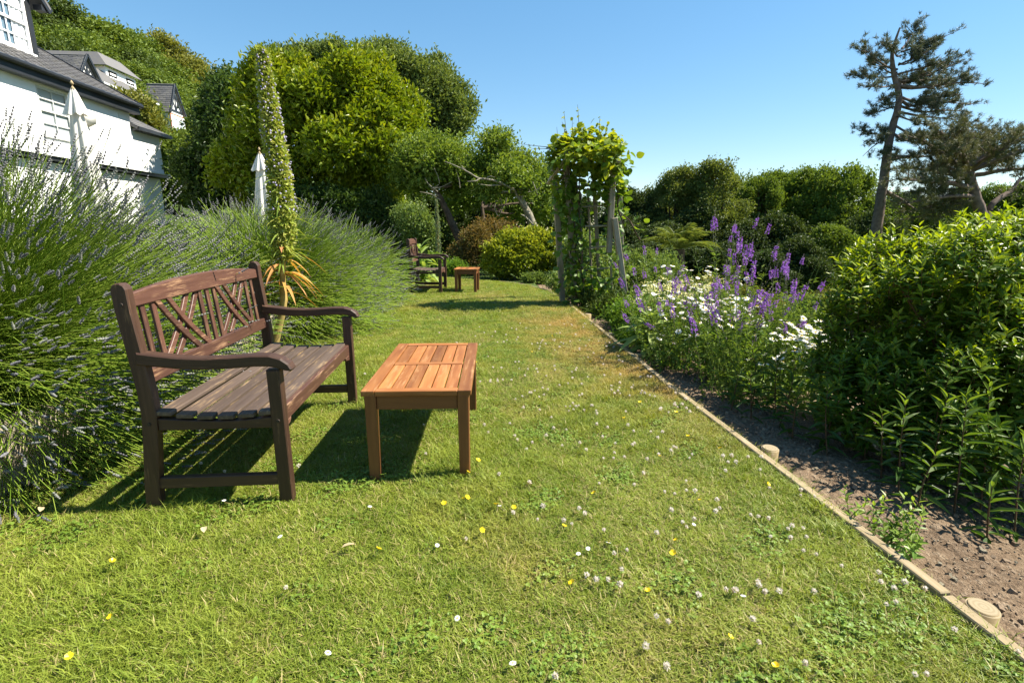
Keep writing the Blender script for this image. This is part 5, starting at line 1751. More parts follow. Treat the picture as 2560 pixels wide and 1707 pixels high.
pine('tall lone pine with a bare leaning trunk rising above the wood', 28, [(2185, 620, 14), (2195, 540, 12.5), (2212, 430, 11), (2222, 350, 9.5), (2240, 290, 8), (2250, 240, 7), (2235, 190, 6), (2228, 130, 4), (2250, 70, 2)], px_limbs, M_NEEDLE, 0, .75, 1)
px_limbs = []
for (xe, ye), y0, r_, nt in (((2300, 330), 440, 8, 26), ((2350, 310), 430, 9, 26), ((2420, 300), 420, 8, 26), ((2480, 305), 420, 8, 26), ((2560, 315), 420, 8, 26), ((2260, 400), 450, 7, 24), ((2240, 430), 470, 7, 22), ((2290, 460), 480, 6, 24), ((2620, 340), 430, 8, 24), ((2640, 400), 440, 7, 20), ((2540, 380), 430, 6, 22), ((2380, 330), 425, 6, 24), ((2450, 340), 425, 6, 24), ((2520, 350), 428, 6, 22), ((2310, 430), 470, 6, 22), ((2270, 490), 490, 6, 20), ((2340, 400), 440, 6, 24), ((2480, 370), 425, 6, 22), ((2320, 500), 490, 6, 22), ((2280, 530), 500, 6, 20), ((2370, 520), 500, 5, 18), ((2330, 360), 430, 6, 24), ((2400, 350), 420, 6, 24)):
    ye += 18; x0 = np.interp(y0, [410, 600], [2418, 2462]); dY = rng.normal(0, 1.6)
    px_limbs.append(((x0, y0, 0), [((x0 * 2 + xe) / 3, (y0 * 2 + ye) / 3 - 6, dY * .4), ((x0 + 2 * xe) / 3, (y0 + 2 * ye) / 3 - 4, dY * .8), (xe, ye, dY)], r_, nt))
px_limbs.append(((2462, 560, 0), [(2480, 505, .2), (2530, 480, .4), (2545, 450, .5), (2600, 430, .6)], 9, 8))
pine('spreading dark pine with twisted limbs at the right edge, lower than the lone pine', 25, [(2475, 620, 15), (2462, 560, 14), (2440, 500, 13), (2425, 450, 12), (2418, 405, 9)], px_limbs, M_NEEDLE2, 0, 1.0, 2)
# ================================================================== houses on the left
q = NT('white_render')
oc = q.coord('Object')
nn = q.noise(1.6, oc, 6, .6)
M_RENDER = q.done(q.pbr(q.mix(q.mapr(nn, .35, .7), (.74, .74, .73), (.82, .82, .81)), .9, .15, q.bump(q.noise(9, oc, 5), .35, .02)))
q = NT('roof_slate')
nn = q.noise(5, q.coord('Object'), 5)
f = q.math('FRACT', q.math('ADD', q.attr('rnd'), q.orand()))
M_SLATE = q.done(q.pbr(q.mix(q.mapr(nn, .4, .7, 0, .5), q.mix(f, (.080, .080, .088), (.135, .13, .134)), (.16, .15, .115)), .7, .3))
M_BLACK = plain_mat('black_paint', (.022, .024, .028), .4, .4, .2, 3)
M_WPAINT = plain_mat('white_paint', (.80, .80, .79), .45, .3, .05, 3)
M_PUTTY = plain_mat('grey_green_paint', (.55, .56, .53), .5, .3, .05, 3)
q = NT('window_glass')
M_GLASS = q.done(q.pbr((.40, .44, .45), .06, .8, None, **{'Metallic': 0.0}))  # pale base colour stands in for sky and curtain reflected in the panes
q = NT('dark_window_glass')
M_GLASSD = q.done(q.pbr((.13, .20, .26), .06, .8))
q = NT('net_curtain')
wv = q.n('ShaderNodeTexWave', {'Vector': q.coord('Object'), 'Scale': 7.0, 'Distortion': 2.0}, bands_direction='Y').outputs['Fac']
M_CURTAIN = q.done(q.pbr(q.mix(wv, (.60, .62, .64), (.80, .81, .82)), .9, .1))
q = NT('red_brick')
br = q.n('ShaderNodeTexBrick', {'Vector': q.n('ShaderNodeMapping', {'Vector': q.coord('Object'), 'Rotation': (0, R(-90), 0)}).outputs[0], 'Color1': (.36, .10, .05, 1), 'Color2': (.44, .15, .08, 1), 'Mortar': (.4, .34, .28, 1), 'Scale': 3.0}).outputs['Color']
M_BRICK = q.done(q.pbr(br, .9, .1))
M_CREAMW = plain_mat('yellow_render', (.50, .38, .14), .8, .2, .1, 2)


def poly(name, pts, mat, parent, thk=.0, nrm=None):
    """flat face, thickened backwards along nrm"""
    bm = bmesh.new()
    v = [bm.verts.new(p) for p in pts]
    f = bm.faces.new(v)
    if thk:
        n_ = Vector(nrm) if nrm is not None else f.normal
        w = [bm.verts.new(Vector(p) - n_ * thk) for p in pts]
        bm.faces.new(w[::-1])
        for i in range(len(v)): bm.faces.new((v[i], w[i], w[(i + 1) % len(v)], v[(i + 1) % len(v)]))
    return bm_obj(name, bm, mat, parent)


def bx(name, x0, x1, y0, y1, z0, z1, mat, parent, bev=.0):
    bm = box_bm(x1 - x0, y1 - y0, z1 - z0, bev)
    return bm_obj(name, bm, mat, parent, Matrix.Translation(((x0 + x1) / 2, (y0 + y1) / 2, (z0 + z1) / 2)))


def slates(parent, o, u, v, rows, cols, sl=.30, name='slates'):
    """overlapping slate courses on a roof plane: o eaves corner, u along the eaves, v up the slope (full vectors)"""
    o, u, v = map(lambda k: np.asarray(k, float), (o, u, v))
    n_ = norm(np.cross(u, v)); n_ = n_ if n_[2] > 0 else -n_
    a = Acc()
    for r_ in range(rows):
        b0 = o + v * (r_ / rows); b1 = o + v * min(1.0, (r_ + 1.25) / rows)
        off = .5 if r_ % 2 else 0
        k = np.arange(-1, cols + 1)
        s0 = np.clip((k + off) / cols + .004, 0, 1); s1 = np.clip((k + off + 1) / cols - .004, 0, 1)
        ok = s1 - s0 > .02 / cols; s0, s1 = s0[ok], s1[ok]; m = len(s0)
        lift = rng.uniform(.014, .024, m)[:, None]
        A = b0 + u * s0[:, None] + n_ * lift; B = b0 + u * s1[:, None] + n_ * lift
        Cc = b1 + u * s1[:, None] + n_ * .004; D = b1 + u * s0[:, None] + n_ * .004
        E_ = b0 + u * s0[:, None]; F_ = b0 + u * s1[:, None]
        V = np.stack([A, B, Cc, D, E_, F_], 1).reshape(-1, 3)
        tf = np.array([[0, 1, 2], [0, 2, 3], [4, 5, 1], [4, 1, 0]])
        a.add(V, (tf[None] + (np.arange(m) * 6)[:, None, None]).reshape(-1, 3), np.repeat(rng.random(m), 4))
    return a.build(name, M_SLATE, parent, 'stuff')


def sash(parent, x, y0, y1, z0, z1, cols=2, rows=2, mat=None, curtain=False, bar=.035, fr=.07, depth=.07):
    """sash window in a wall facing +x: frame, glazing bars, panes"""
    mat = mat or M_WPAINT
    w = thing('window', None, None, (x, (y0 + y1) / 2, z0)); del_props(w); w.parent = parent
    W, H = y1 - y0, z1 - z0
    bx('pane', -depth - .02, -depth, -W / 2, W / 2, 0, H, M_GLASSD if curtain else M_GLASS, w)
    if curtain:
        n = 60; ys_ = np.linspace(-W / 2 + .06, W / 2 - .06, n); xx = -depth + .016 + .012 * np.sin(ys_ * 38)
        a = Acc(); V = np.concatenate([np.stack([xx, ys_, np.full(n, .04)], 1), np.stack([xx, ys_, np.full(n, H - .05)], 1)])
        gap = [(i, i + 1, n + i + 1) for i in range(n - 1) if not .38 < i / n < .62] + [(i, n + i + 1, n + i) for i in range(n - 1) if not .38 < i / n < .62]
        a.add(V, gap, smooth=True); a.build('curtain', M_CURTAIN, w)
    for nm, a_ in (('frame', ((-W / 2, -W / 2 + fr, 0, H), (W / 2 - fr, W / 2, 0, H), (-W / 2 + fr, W / 2 - fr, H - fr, H), (-W / 2 + fr, W / 2 - fr, 0, fr))),):
        for ya, yb, za, zb in a_: bx('frame', -depth + .03, -.02, ya, yb, za, zb, mat, w)
    for k in range(1, cols):
        yy = -W / 2 + W * k / cols; bx('glazing_bar', -depth + .03, -depth + .045, yy - bar / 2, yy + bar / 2, fr, H - fr, mat, w)
    for k in range(1, rows):
        zz = H * k / rows; bx('glazing_bar', -depth + .029, -depth + .047 if k != rows // 2 or rows < 3 else -.015, -W / 2 + fr, W / 2 - fr, zz - bar / 2, zz + bar / 2 + (.02 if k == rows // 2 else 0), mat, w)
    bx('sill', -depth, .05, -W / 2 - .05, W / 2 + .05, -.07, -.002, mat, w)
    return w


def del_props(o):
    for k in ('label', 'category', 'group'):
        if k in o: del o[k]


# ---- white house
XW = -11.0
house = thing('white_house', 'white rendered house with dark slate roof and black gutters at the left edge', 'house', (XW, 14, 1.2))
hx, hy, hz = XW, 14.0, 1.2


def L(p): return (p[0] - hx, p[1] - hy, p[2] - hz)


y_end, z_eave = 19.3, 5.02
wy0, wy1 = atx(88, 215, XW)[1], atx(166, 225, XW)[1]
wz1, wz0 = atx(125, 222, XW)[2], atx(125, 338, XW)[2]
# wall in pieces around the window, upper floor
bx('wall', -.35, 0, 2 - hy, wy0 - hy, 3.05 - hz, z_eave - hz, M_RENDER, house)
bx('wall', -.35, 0, wy1 - hy, y_end - hy, 3.05 - hz, z_eave - hz, M_RENDER, house)
bx('wall', -.35, 0, wy0 - hy, wy1 - hy, 3.05 - hz, wz0 - hz, M_RENDER, house)
bx('wall', -.35, 0, wy0 - hy, wy1 - hy, wz1 - hz, z_eave - hz, M_RENDER, house)
bx('wall', -5.5, -.36, y_end - .3 - hy, y_end - hy, 0 - hz + .5, z_eave - hz, M_RENDER, house)
sash(house, XW - hx - .0, wy0 - hy, wy1 - hy, wz0 - hz, wz1 - hz, 2, 4, M_PUTTY, False, .03, .08)
# lower storey, set back under a black band
bx('wall', -.6, -.12, 2 - hy, 20.8 - hy, -.4, 2.86 - hz, M_RENDER, house)
bx('band', -.62, .10, 2 - hy, 20.95 - hy, 2.90 - hz, 3.0 - hz, M_BLACK, house)
bx('band', -.55, .16, 2 - hy, 21.0 - hy, 3.002 - hz, 3.045 - hz, M_WPAINT, house)
bx('ground_floor_door', -.14, -.10, 16.6 - hy, 17.8 - hy, .3, 2.6 - hz, M_BLACK, house)
# lower end bay with its own little roof
bx('wall', -2.6, -.004, y_end + .002 - hy, 20.9 - hy, 3.05 - hz, 4.30 - hz, M_RENDER, house)
e0 = np.array(L((XW + .22, y_end - .05, 4.42))); u_ = np.array([0, 2.0, 0]); v_ = np.array([-2.6, 0, 1.30])
poly('end_bay_roof', [e0, e0 + u_, e0 + u_ + v_, e0 + v_], M_SLATE, house, .08, norm(np.array([1.3, 0, 2.6])))
slates(house, e0, u_, v_, 9, 7, name='end_bay_slates')
bx('end_bay_gutter', .14, .26, y_end - hy, 21.3 - hy, 4.32 - hz, 4.43 - hz, M_BLACK, house)
bx('end_bay_soffit', -.004, .13, y_end - hy, 21.2 - hy, 4.30 - hz, 4.36 - hz, M_BLACK, house)
# main roof
e0 = np.array(L((XW + .30, 1.5, z_eave + .10))); u_ = np.array([0, 18.0, 0]); v_ = np.array([-5.3, 0, 3.05])
rn = norm(np.array([3.05, 0, 5.3]))
poly('roof', [e0, e0 + u_, e0 + u_ + v_, e0 + v_], M_SLATE, house, .12, rn)
slates(house, e0, u_, v_, 26, 64, name='slates')
bx('gutter', .24, .38, 1.5 - hy, 19.55 - hy, z_eave + .0 - hz, z_eave + .11 - hz, M_BLACK, house, .03)
bx('fascia', .02, .235, 1.5 - hy, 19.5 - hy, z_eave - .20 - hz, z_eave + .06 - hz, M_BLACK, house)
board('verge_board', e0 + u_ + [0, .03, -.04], e0 + u_ + v_ + [0, .03, -.04], .05, .16, M_BLACK, house, up=rn)
bx('cable', .004, .016, y_end - .6 - hy, y_end - .585 - hy, 3.1 - hz, z_eave - .3 - hz, M_PUTTY, house)
# gabled dormer with an arched sash
XD = XW - 1.15
dy1 = atx(92, 140, XD)[1]; dyw = 2.05; dy0 = dy1 - dyw
dz0 = z_eave + .10 + (1.15 + .30) * 3.05 / 5.3 - .12
dz1 = dz0 + 1.75; apex = dz1 + 1.15; ym = (dy0 + dy1) / 2
dx = XD - hx
poly('dormer_wall', [(dx, dy0 - hy, dz0 - hz), (dx, dy1 - hy, dz0 - hz), (dx, dy1 - hy, dz1 - hz), (dx, ym - hy, apex - hz), (dx, dy0 - hy, dz1 - hz)], M_RENDER, house, 2.4, (1, 0, 0))
for yy in (dy0, dy1 - .16): bx('dormer_jamb', dx + .002, dx + .06, yy - hy, yy + .16 - hy, dz0 - hz, dz1 - hz, M_BLACK, house)
bx('dormer_jamb', dx + .002, dx + .05, dy0 + .16 - hy, dy1 - .16 - hy, dz1 - .14 - hz, dz1 - hz, M_BLACK, house)
bx('dormer_sill', dx + .002, dx + .12, dy0 - .03 - hy, dy1 + .03 - hy, dz0 - .1 - hz, dz0 - .002 - hz, M_BLACK, house)
sash(house, dx + .16, dy0 + .32 - hy, dy1 - .32 - hy, dz0 + .06 - hz, dz1 - .24 - hz, 2, 4, M_WPAINT, True, .04, .08, .09)
# arched head of the sash
W2 = (dy1 - dy0) / 2 - .32
cl = [(ym - hy + W2 * math.cos(t_) * 1.0, dz1 - .34 - hz + .24 * math.sin(t_)) for t_ in np.linspace(.0, math.pi, 15)]
prism('arched_head', ribbon(np.array(cl), .045), .05, Matrix(((0, 0, 1, dx + .12), (1, 0, 0, 0), (0, 1, 0, 0), (0, 0, 0, 1))), M_WPAINT, house, .0)
for s in (-1, 1):
    p0 = np.array([dx + .30, ym + s * (dyw / 2 + .42) - hy, dz1 - .36 - hz]); p1 = np.array([dx + .30, ym - hy + s * .003, apex + .12 - hz])
    board('bargeboard', p0, p1, .05, .20, M_BLACK, house, up=norm(np.array([0, s * .6, .8])), bev=.004)
    a_ = np.array([dx + .33, 0, 0]); b_ = np.array([-2.9, 0, 0])
    q0 = p0 + [.03, 0, .10]; q1 = p1 + [.03, 0, .12]
    poly('dormer_roof', [q0, q1, q1 + b_, q0 + b_], M_SLATE, house, .07, norm(np.array([0, s * .62, .78])))
bx('dormer_bracket', dx + .05, dx + .28, dy1 + .12 - hy, dy1 + .36 - hy, dz1 - .40 - hz, dz1 - .26 - hz, M_BLACK, house)

# ---- two houses up the hill
def gabled(name, label, X, gy0, gy1, z0, zb, za, ridge_len, timber=True, wall=M_RENDER, ov=.16):
    c = (X, (gy0 + gy1) / 2, z0)
    t = thing(name, label, 'house', c)
    ym = 0; h = (gy1 - gy0) / 2
    poly('gable_wall', [(0, -h, 0), (0, h, 0), (0, h, zb - z0), (0, 0, za - z0), (0, -h, zb - z0)], wall, t, ridge_len, (1, 0, 0))
    for s in (-1, 1):
        n_ = norm(np.array([0, s * (za - zb), h]))
        e0 = np.array([ov, s * (h + ov), zb - z0 - ov * (za - zb) / h + .04]); u_ = np.array([-ridge_len - .3, 0, 0]); v_ = np.array([0, -s * (h + ov), (za - zb) * (h + ov) / h])
        poly('roof', [e0, e0 + u_, e0 + u_ + v_, e0 + v_], M_SLATE, t, .12, n_)
        if s < 0: slates(t, e0, u_, v_, 14, max(4, int(ridge_len / .5)))
        board('bargeboard', e0 + [.04, 0, .0], e0 + v_ + [.04, s * .004, .0], .06, .15, M_BLACK, t, up=n_)
    if timber:
        zt = zb - z0
        bx('timber', .002, .05, -h * .98, h * .98, zt - .08, zt + .1, M_BLACK, t)
        bx('timber', .002, .045, -.07, .07, zt + .1, za - z0 - .3, M_BLACK, t)
        for s in (-1, 1):
            board('timber', (.03, s * h * .62, zt + .1), (.03, s * .06, zt + (za - zb) * .62), .05, .12, M_BLACK, t, up=(0, .7, .7))
            board('timber', (.028, s * .10, zt + .1), (.028, s * h * .42, zt + (za - zb) * .5), .04, .10, M_BLACK, t, up=(0, .7, .7))
    return t


X1 = -24.0
ga, gb, gc = atx(196, 182, X1), atx(241, 196, X1), atx(209, 137, X1)
h1 = gabled('slate_roofed_house', 'house on the hillside with grey slate roof, small timbered gable and flat topped white dormer', X1, ga[1], gb[1], ga[2] - 3.5, (ga[2] + gb[2]) / 2, gc[2], 8.0)
o1 = np.array([X1, (ga[1] + gb[1]) / 2, ga[2] - 3.5])
pA, pB = atx(250, 200, X1), atx(388, 240, X1)
e0 = np.array([.1, pA[1] - o1[1], pA[2] - o1[2] - .1]); ln_ = pB[1] - pA[1]; u_ = np.array([0, ln_, 0]); rh_ = (gc[2] - o1[2] - e0[2]) * .98; v_ = np.array([-rh_ * 1.02, 0, rh_])
poly('roof', [e0, e0 + u_, e0 + u_ * .55 + v_, e0 + v_ - [0, 1.2, 0]], M_SLATE, h1, .15, norm(np.array([4.4, 0, 4.5])))
bx('wall', -9, -.25, pA[1] - o1[1], pB[1] - o1[1] - .3, -2, e0[2] - .12, M_CREAMW, h1)
bx('gutter', .08, .22, pA[1] - o1[1], pB[1] - o1[1], e0[2] - .12, e0[2], M_PUTTY, h1)
# dormer: side cheek, white front, lead flat roof with slated skirt
dA, dB = atx(262, 165, X1 - .9), atx(336, 188, X1 - .9)
zb_, zt_ = atx(262, 196, X1 - .9)[2] - o1[2], dA[2] - o1[2]
ya_, yb_ = dA[1] - o1[1], dB[1] - o1[1]
bx('dormer_wall', -5.5, -.9, ya_, yb_, zb_, zt_, M_WPAINT, h1)
v0 = [(-.6, ya_ - .35, zt_), (-.6, yb_ + .35, zt_), (-1.5, yb_ - .5, zt_ + 1.0), (-1.5, ya_ + .4, zt_ + 1.0)]
poly('dormer_roof', v0, M_SLATE, h1, .05, norm(np.array([1.0, 0, .9])))
poly('dormer_roof', [(-6, ya_ - .35, zt_), v0[0], v0[3], (-6, ya_ + .4, zt_ + 1.0)], M_SLATE, h1, .05, norm(np.array([0, -1.0, .75])))
poly('dormer_roof', [v0[3], v0[2], (-6, yb_ - .5, zt_ + 1.0), (-6, ya_ + .4, zt_ + 1.0)], M_SLATE, h1, .05, (0, 0, 1))
for f0, f1 in ((.08, .34), (.66, .93)):
    sash(h1, -.86, ya_ + (yb_ - ya_) * f0, ya_ + (yb_ - ya_) * f1, zb_ + .25, zt_ - .2, 2, 2, M_WPAINT, False, .10, .12, .05)

X2 = -25.0
ga, gb, gc = atx(424, 262, X2), atx(470, 300, X2), atx(432, 215, X2)
ymid = (atx(424, 240, X2)[1] + atx(455, 240, X2)[1]) / 2
h2 = gabled('brick_gabled_house', 'house on the hillside with timbered gable over red brick, partly hidden by trees', X2, atx(421, 262, X2)[1], atx(455, 268, X2)[1], gc[2] - 5.5, gc[2] - 2.1, gc[2] + .1, 7.5)
hh = (atx(455, 268, X2)[1] - atx(421, 262, X2)[1]) / 2
bx('brick_wall', .003, .04, -hh, hh, 0, 3.15, M_BRICK, h2)
for y_ in (-hh * .45, hh * .45):
    bx('window_surround', .041, .08, y_ - .55, y_ + .55, .9, 3.0, M_WPAINT, h2)
    sash(h2, .16, y_ - .42, y_ + .42, 1.1, 2.8, 1, 2, M_WPAINT, False, .08, .08, .06)

# ---- closed parasols on the terrace
M_CANVAS = leaf_mat('parasol_canvas', (.62, .60, .55), (.70, .68, .63), None, .15, .8, .2, (1, .97, .9))
M_POLE = plain_mat('parasol_pole', (.36, .27, .15), .5, .3, .2, 10)


def parasol(label, base, top, rtop, rbot, seed, hem=.30):
    r_ = np.random.default_rng(seed)
    base = np.asarray(base, float); H = top - base[2]
    t = thing('closed_parasol', label, 'parasol', tuple(base))
    a = Acc(); limb(a, [(0, 0, -.2), (0, 0, H * .5), (0, 0, H - .02)], [.024, .024, .02], 10); a.build('pole', M_POLE, t)
    m = 48; zs = np.linspace(H - .06, H - 1.95, 20)
    th = np.arange(m) * 2 * math.pi / m

    def skirt(zs, rads, amp, ph):
        V = []
        for z, r0, am in zip(zs, rads, amp):
            rr = r0 * (1 + am * np.cos(8 * th + ph) + am * .4 * np.cos(3 * th + ph * 2) + .1 * am * np.cos(17 * th))
            V.append(np.stack([rr * np.cos(th), rr * np.sin(th), np.full(m, z) - .02 * np.cos(8 * th)], 1))
        V = np.concatenate(V); F = []
        for i in range(len(zs) - 1):
            for j in range(m):
                j2 = (j + 1) % m
                F += [[i * m + j, i * m + j2, (i + 1) * m + j2], [i * m + j, (i + 1) * m + j2, (i + 1) * m + j]]
        return V, F
    f = np.linspace(0, 1, 20)
    a = Acc(); a.add(*skirt(zs, rtop * .3 + (rbot - rtop * .3) * f ** .7, .06 + .26 * f, .3), smooth=True)
    a.build('canopy', M_CANVAS, t)
    f = np.linspace(0, 1, 7)
    a = Acc(); a.add(*skirt(np.linspace(H - .02, H - .02 - hem, 7), rtop * .25 + rtop * .95 * f ** .8, .05 + .22 * f, 1.1), smooth=True)
    a.build('vent_flap', M_CANVAS, t)
    sv, sf = spike_tpl(2, 3, 10)
    a = Acc(); a.add(np.stack([sv[:, 0] * .075, sv[:, 2] * .075, H - .04 + sv[:, 1] * .15], 1), sf, smooth=True); a.build('finial', M_POLE, t)
    return t


p_ = at(182, 222, 9.0); parasol('closed white parasol in front of the white house window', (p_[0], p_[1], float(ground_z(p_[0], p_[1]))), p_[2], .115, .21, 1, .36)
p_ = at(649, 384, 11.0); parasol('closed white parasol beside the tall echium spire', (p_[0], p_[1], float(ground_z(p_[0], p_[1]))), p_[2], .12, .25, 2, .30)
# curved cream pole next to the first parasol, modelled like a lamp post
lp = at(236, 420, 9.1); gz_ = float(ground_z(lp[0], lp[1]))
lt = thing('curved_pole', 'cream curved pole with a tapered head beside the parasol by the white house', 'lamp', (lp[0], lp[1], gz_))
pp = [np.array([0, 0, -.1])] + [at(x, y, 9.1) - [lp[0], lp[1], gz_] for x, y in ((235, 385), (228, 340), (216, 310), (211, 302))]
a = Acc(); limb(a, pp, [.025, .025, .022, .02, .02], 9, 0, 0, 4); a.build('pole', M_CANVAS, lt)
hd = pp[-1]
a = Acc(); tubes(a, np.array([[hd + [-.10, 0, .06], hd + [-.04, 0, .03], hd + [.04, 0, .0], hd + [.12, 0, .02], hd + [.17, 0, .05]]]), np.array([[.03, .085, .10, .075, .01]]), 12); a.build('shade', M_CANVAS, lt)

# ================================================================== rustic arch and vine
M_ARCH = wood_mat('weathered_arch_wood', (.19, .16, .115), (.31, .27, .20), (.42, .38, .30), .5, .7, .9, 34, .18, .1)
arch = thing('rustic_arch', 'weathered timber garden arch with trellis sides, smothered in vine', 'arch', (1.75, 7.8, -.05))
AO = np.array([1.75, 7.8, -.05])


def pole(name, a_, b_, w=.075, d=.075):
    return board(name, np.asarray(a_) - AO, np.asarray(b_) - AO, w, d, M_ARCH, arch, up=(0, 1, 0), bev=.006)


A1, A1t = at(1408, 758, 8.0), at(1384, 398, 8.0)
B1, B1t = at(1440, 772, 7.75), at(1413, 372, 7.75)
C1, C1t = at(1572, 770, 7.45), at(1536, 545, 7.45)
C1tt = at(1535, 395, 7.55)
D1, D1t = at(1560, 750, 8.5), at(1548, 400, 8.5)
pole('post', A1 - [0, 0, .1], A1t, .085, .085); pole('post', B1 - [0, 0, .1], B1t, .08, .08)
pole('post', C1 - [0, 0, .15], C1t, .075, .07); pole('post', C1t + [-.045, .05, -.5], C1tt, .075, .07); pole('post', D1 - [0, 0, .3], D1t, .06, .06)
pole('cross_beam', at(1372, 455, 8.2), at(1422, 388, 7.4), .05, .11)
pole('top_beam', A1t + [-.05, 0, -.12], C1tt + [.2, .3, -.10], .05, .07)
pole('top_beam', B1t + [-.05, -.08, -.10], C1tt + [.1, -.1, -.08], .04, .06)
pole('top_beam', A1t + [0, .2, -.06], D1t + [.1, .1, -.08], .05, .09)
# ladder trellis between the middle post and the leaning post
T1, T1t = at(1500, 735, 7.9), at(1484, 440, 7.9); T2, T2t = at(1480, 735, 7.95), at(1470, 470, 7.95)
pole('trellis_upright', T1, T1t, .055, .035); pole('trellis_upright', T2, T2t, .03, .03)
for py in (468, 518, 570, 622, 676, 712):
    x0 = np.interp(py, [460, 715], [1425, 1440]); x1 = np.interp(py, [460, 715], [1528, 1562])
    pole('trellis_rung', at(x0, py + rng.normal(0, 3), 7.84), at(x1 if py in (518, 570) else x1 - 36, py - 6, 7.80), .028, .03)
for x0, x1 in ((1450, 1458), (1520, 1530)): pole('trellis_upright', at(x1, 735, 7.86), at(x0, 480, 7.86), .03, .03)

vine = thing('climbing_vine', 'climbing vine with broad bright leaves covering the rustic arch', 'vine', tuple(AO))
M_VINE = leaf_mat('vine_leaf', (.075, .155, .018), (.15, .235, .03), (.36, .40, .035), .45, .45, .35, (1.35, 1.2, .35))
vb = blobs_px(7.75, AO, [(1425, 400, 55, 42), (1480, 395, 55, 45), (1490, 405, 60, 30, -.4), (1535, 410, 36, 40, -.4), (1440, 400, 40, 30, -.35), (1530, 420, 38, 50, -.1), (1460, 445, 60, 45), (1520, 470, 34, 50), (1440, 360, 40, 20), (1500, 355, 50, 18), (1400, 400, 25, 28), (1425, 500, 22, 60), (1545, 480, 18, 55, -.1)])
P, N, _ = crown_points(vb, 1000, 9, (.3, .55), (.5, 1.2))
lo = []
for x0, y0, x1, y1, nn_, w_ in ((1415, 470, 1440, 740, 170, 14), (1435, 480, 1445, 740, 80, 12), (1520, 470, 1560, 700, 90, 14), (1500, 560, 1515, 720, 30, 14), (1450, 700, 1540, 760, 230, 28), (1425, 580, 1455, 760, 90, 18), (1500, 430, 1535, 500, 80, 20), (1405, 430, 1440, 560, 110, 20), (1445, 440, 1450, 600, 50, 12), (1535, 440, 1548, 600, 70, 12), (1440, 335, 1510, 345, 34, 16), (1405, 600, 1430, 720, 20, 18), (1560, 520, 1600, 580, 8, 12), (1590, 545, 1612, 590, 4, 8)):
    for k in range(nn_):
        f = rng.random(); lo.append(at(x0 + (x1 - x0) * f + rng.normal(0, w_), y0 + (y1 - y0) * f + rng.normal(0, w_), 7.75 + rng.normal(0, .12)) - AO)
lo = np.array(lo)
P = np.concatenate([P + rng.normal(0, .02, P.shape), P + rng.normal(0, .06, P.shape), lo]); N = np.concatenate([N, N, norm(rdir(len(lo)) + [0, -.5, .3])])
st = Acc()
shoots_ = []
for x0, y0, x1, y1 in ((1450, 350, 1444, 262), (1418, 350, 1410, 280), (1432, 355, 1431, 300), (1502, 350, 1500, 292), (1510, 350, 1521, 305), (1530, 355, 1534, 324), (1475, 352, 1483, 320), (1410, 370, 1300, 360), (1410, 372, 1330, 372), (1495, 352, 1493, 325), (1408, 352, 1405, 305), (1398, 370, 1392, 318), (1545, 450, 1545, 400), (1555, 430, 1563, 425)):
    a0 = at(x0, y0, 7.75) - AO; b0 = at(x1, y1, 7.75 + rng.normal(0, .1)) - AO
    Q = limb(st, [a0, (a0 + b0) / 2 + rng.normal(0, .015, 3), b0], [.006, .0045, .002], 5, 0, .1, 3)
    for k in range(5):
        if x1 > 1380: shoots_.append(Q[rng.integers(len(Q) // 3, len(Q))])
for x0, y0, x1, y1 in ((1420, 420, 1446, 760), (1440, 430, 1452, 700), (1530, 450, 1560, 560), (1560, 540, 1600, 600), (1412, 400, 1405, 450), (1450, 440, 1445, 520), (1455, 740, 1445, 560), (1438, 755, 1432, 600)):
    a0 = at(x0, y0, 7.68) - AO; b0 = at(x1, y1, 7.68) - AO; v_ = b0 - a0
    limb(st, [a0, a0 + v_ * .35 + rng.normal(0, .05, 3), a0 + v_ * .7 + rng.normal(0, .05, 3), b0], [.009, .010, .011, .012], 6, 0, .15, 4)
st.build('stems', M_BARK, vine, 'stuff')
ns = len(shoots_)
P = np.concatenate([P, np.array(shoots_)]); N = np.concatenate([N, rdir(ns)])
n = len(P)
d = norm(N * .8 + rdir(n) * .6 + [0, -.1, -.35]); ln_ = norm(N * .7 + rdir(n) * .4 + [0, 0, .6])
Lf = rng.uniform(.055, .105, n); Lf[-ns:] *= .55
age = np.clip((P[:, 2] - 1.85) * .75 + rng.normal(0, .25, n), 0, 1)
leaf_pieces(vine, HEART, M_VINE, P, frames(d, ln_), np.stack([Lf * .95, Lf, Lf], 1), age, 300)

# ================================================================== flowers and litter in the lawn
def small_mesh(parts, mats, name):
    a = Acc()
    for V, F, m in parts: a.add(V, F, rng.random(), 0, m)
    return a.mesh(name, mats)


M_BUTTER = leaf_mat('buttercup_petal', (.80, .55, .01), (.88, .66, .02), None, .25, .3, .5, (1, 1, 1))
M_CLFL = leaf_mat('clover_flower', (.78, .70, .62), (.86, .82, .76), (.60, .38, .28), .5, .7, .2, (1, 1, 1))
M_DEADLEAF = leaf_mat('dead_leaf', (.30, .20, .10), (.48, .40, .25), None, .15, .7, .2, (1, 1, 1))


def cup(seed):
    r_ = np.random.default_rng(seed); a = Acc(); r0 = .011
    for k in range(5):
        az = k * 2 * math.pi / 5; c, s_ = math.cos(az), math.sin(az); w = r0 * .62
        V = [(0, 0, 0), (c * r0 * .6 - s_ * w, s_ * r0 * .6 + c * w, .004), (c * r0, s_ * r0, .006), (c * r0 * .6 + s_ * w, s_ * r0 * .6 - c * w, .004)]
        a.add(V, [[0, 3, 2], [0, 2, 1]], r_.random())
    tubes(a, np.array([[(0, 0, -.045), (.002, 0, -.02), (0, 0, 0)]]), .0009, 4, mat=1)
    return a.mesh('buttercup', [M_BUTTER, M_STEMG])


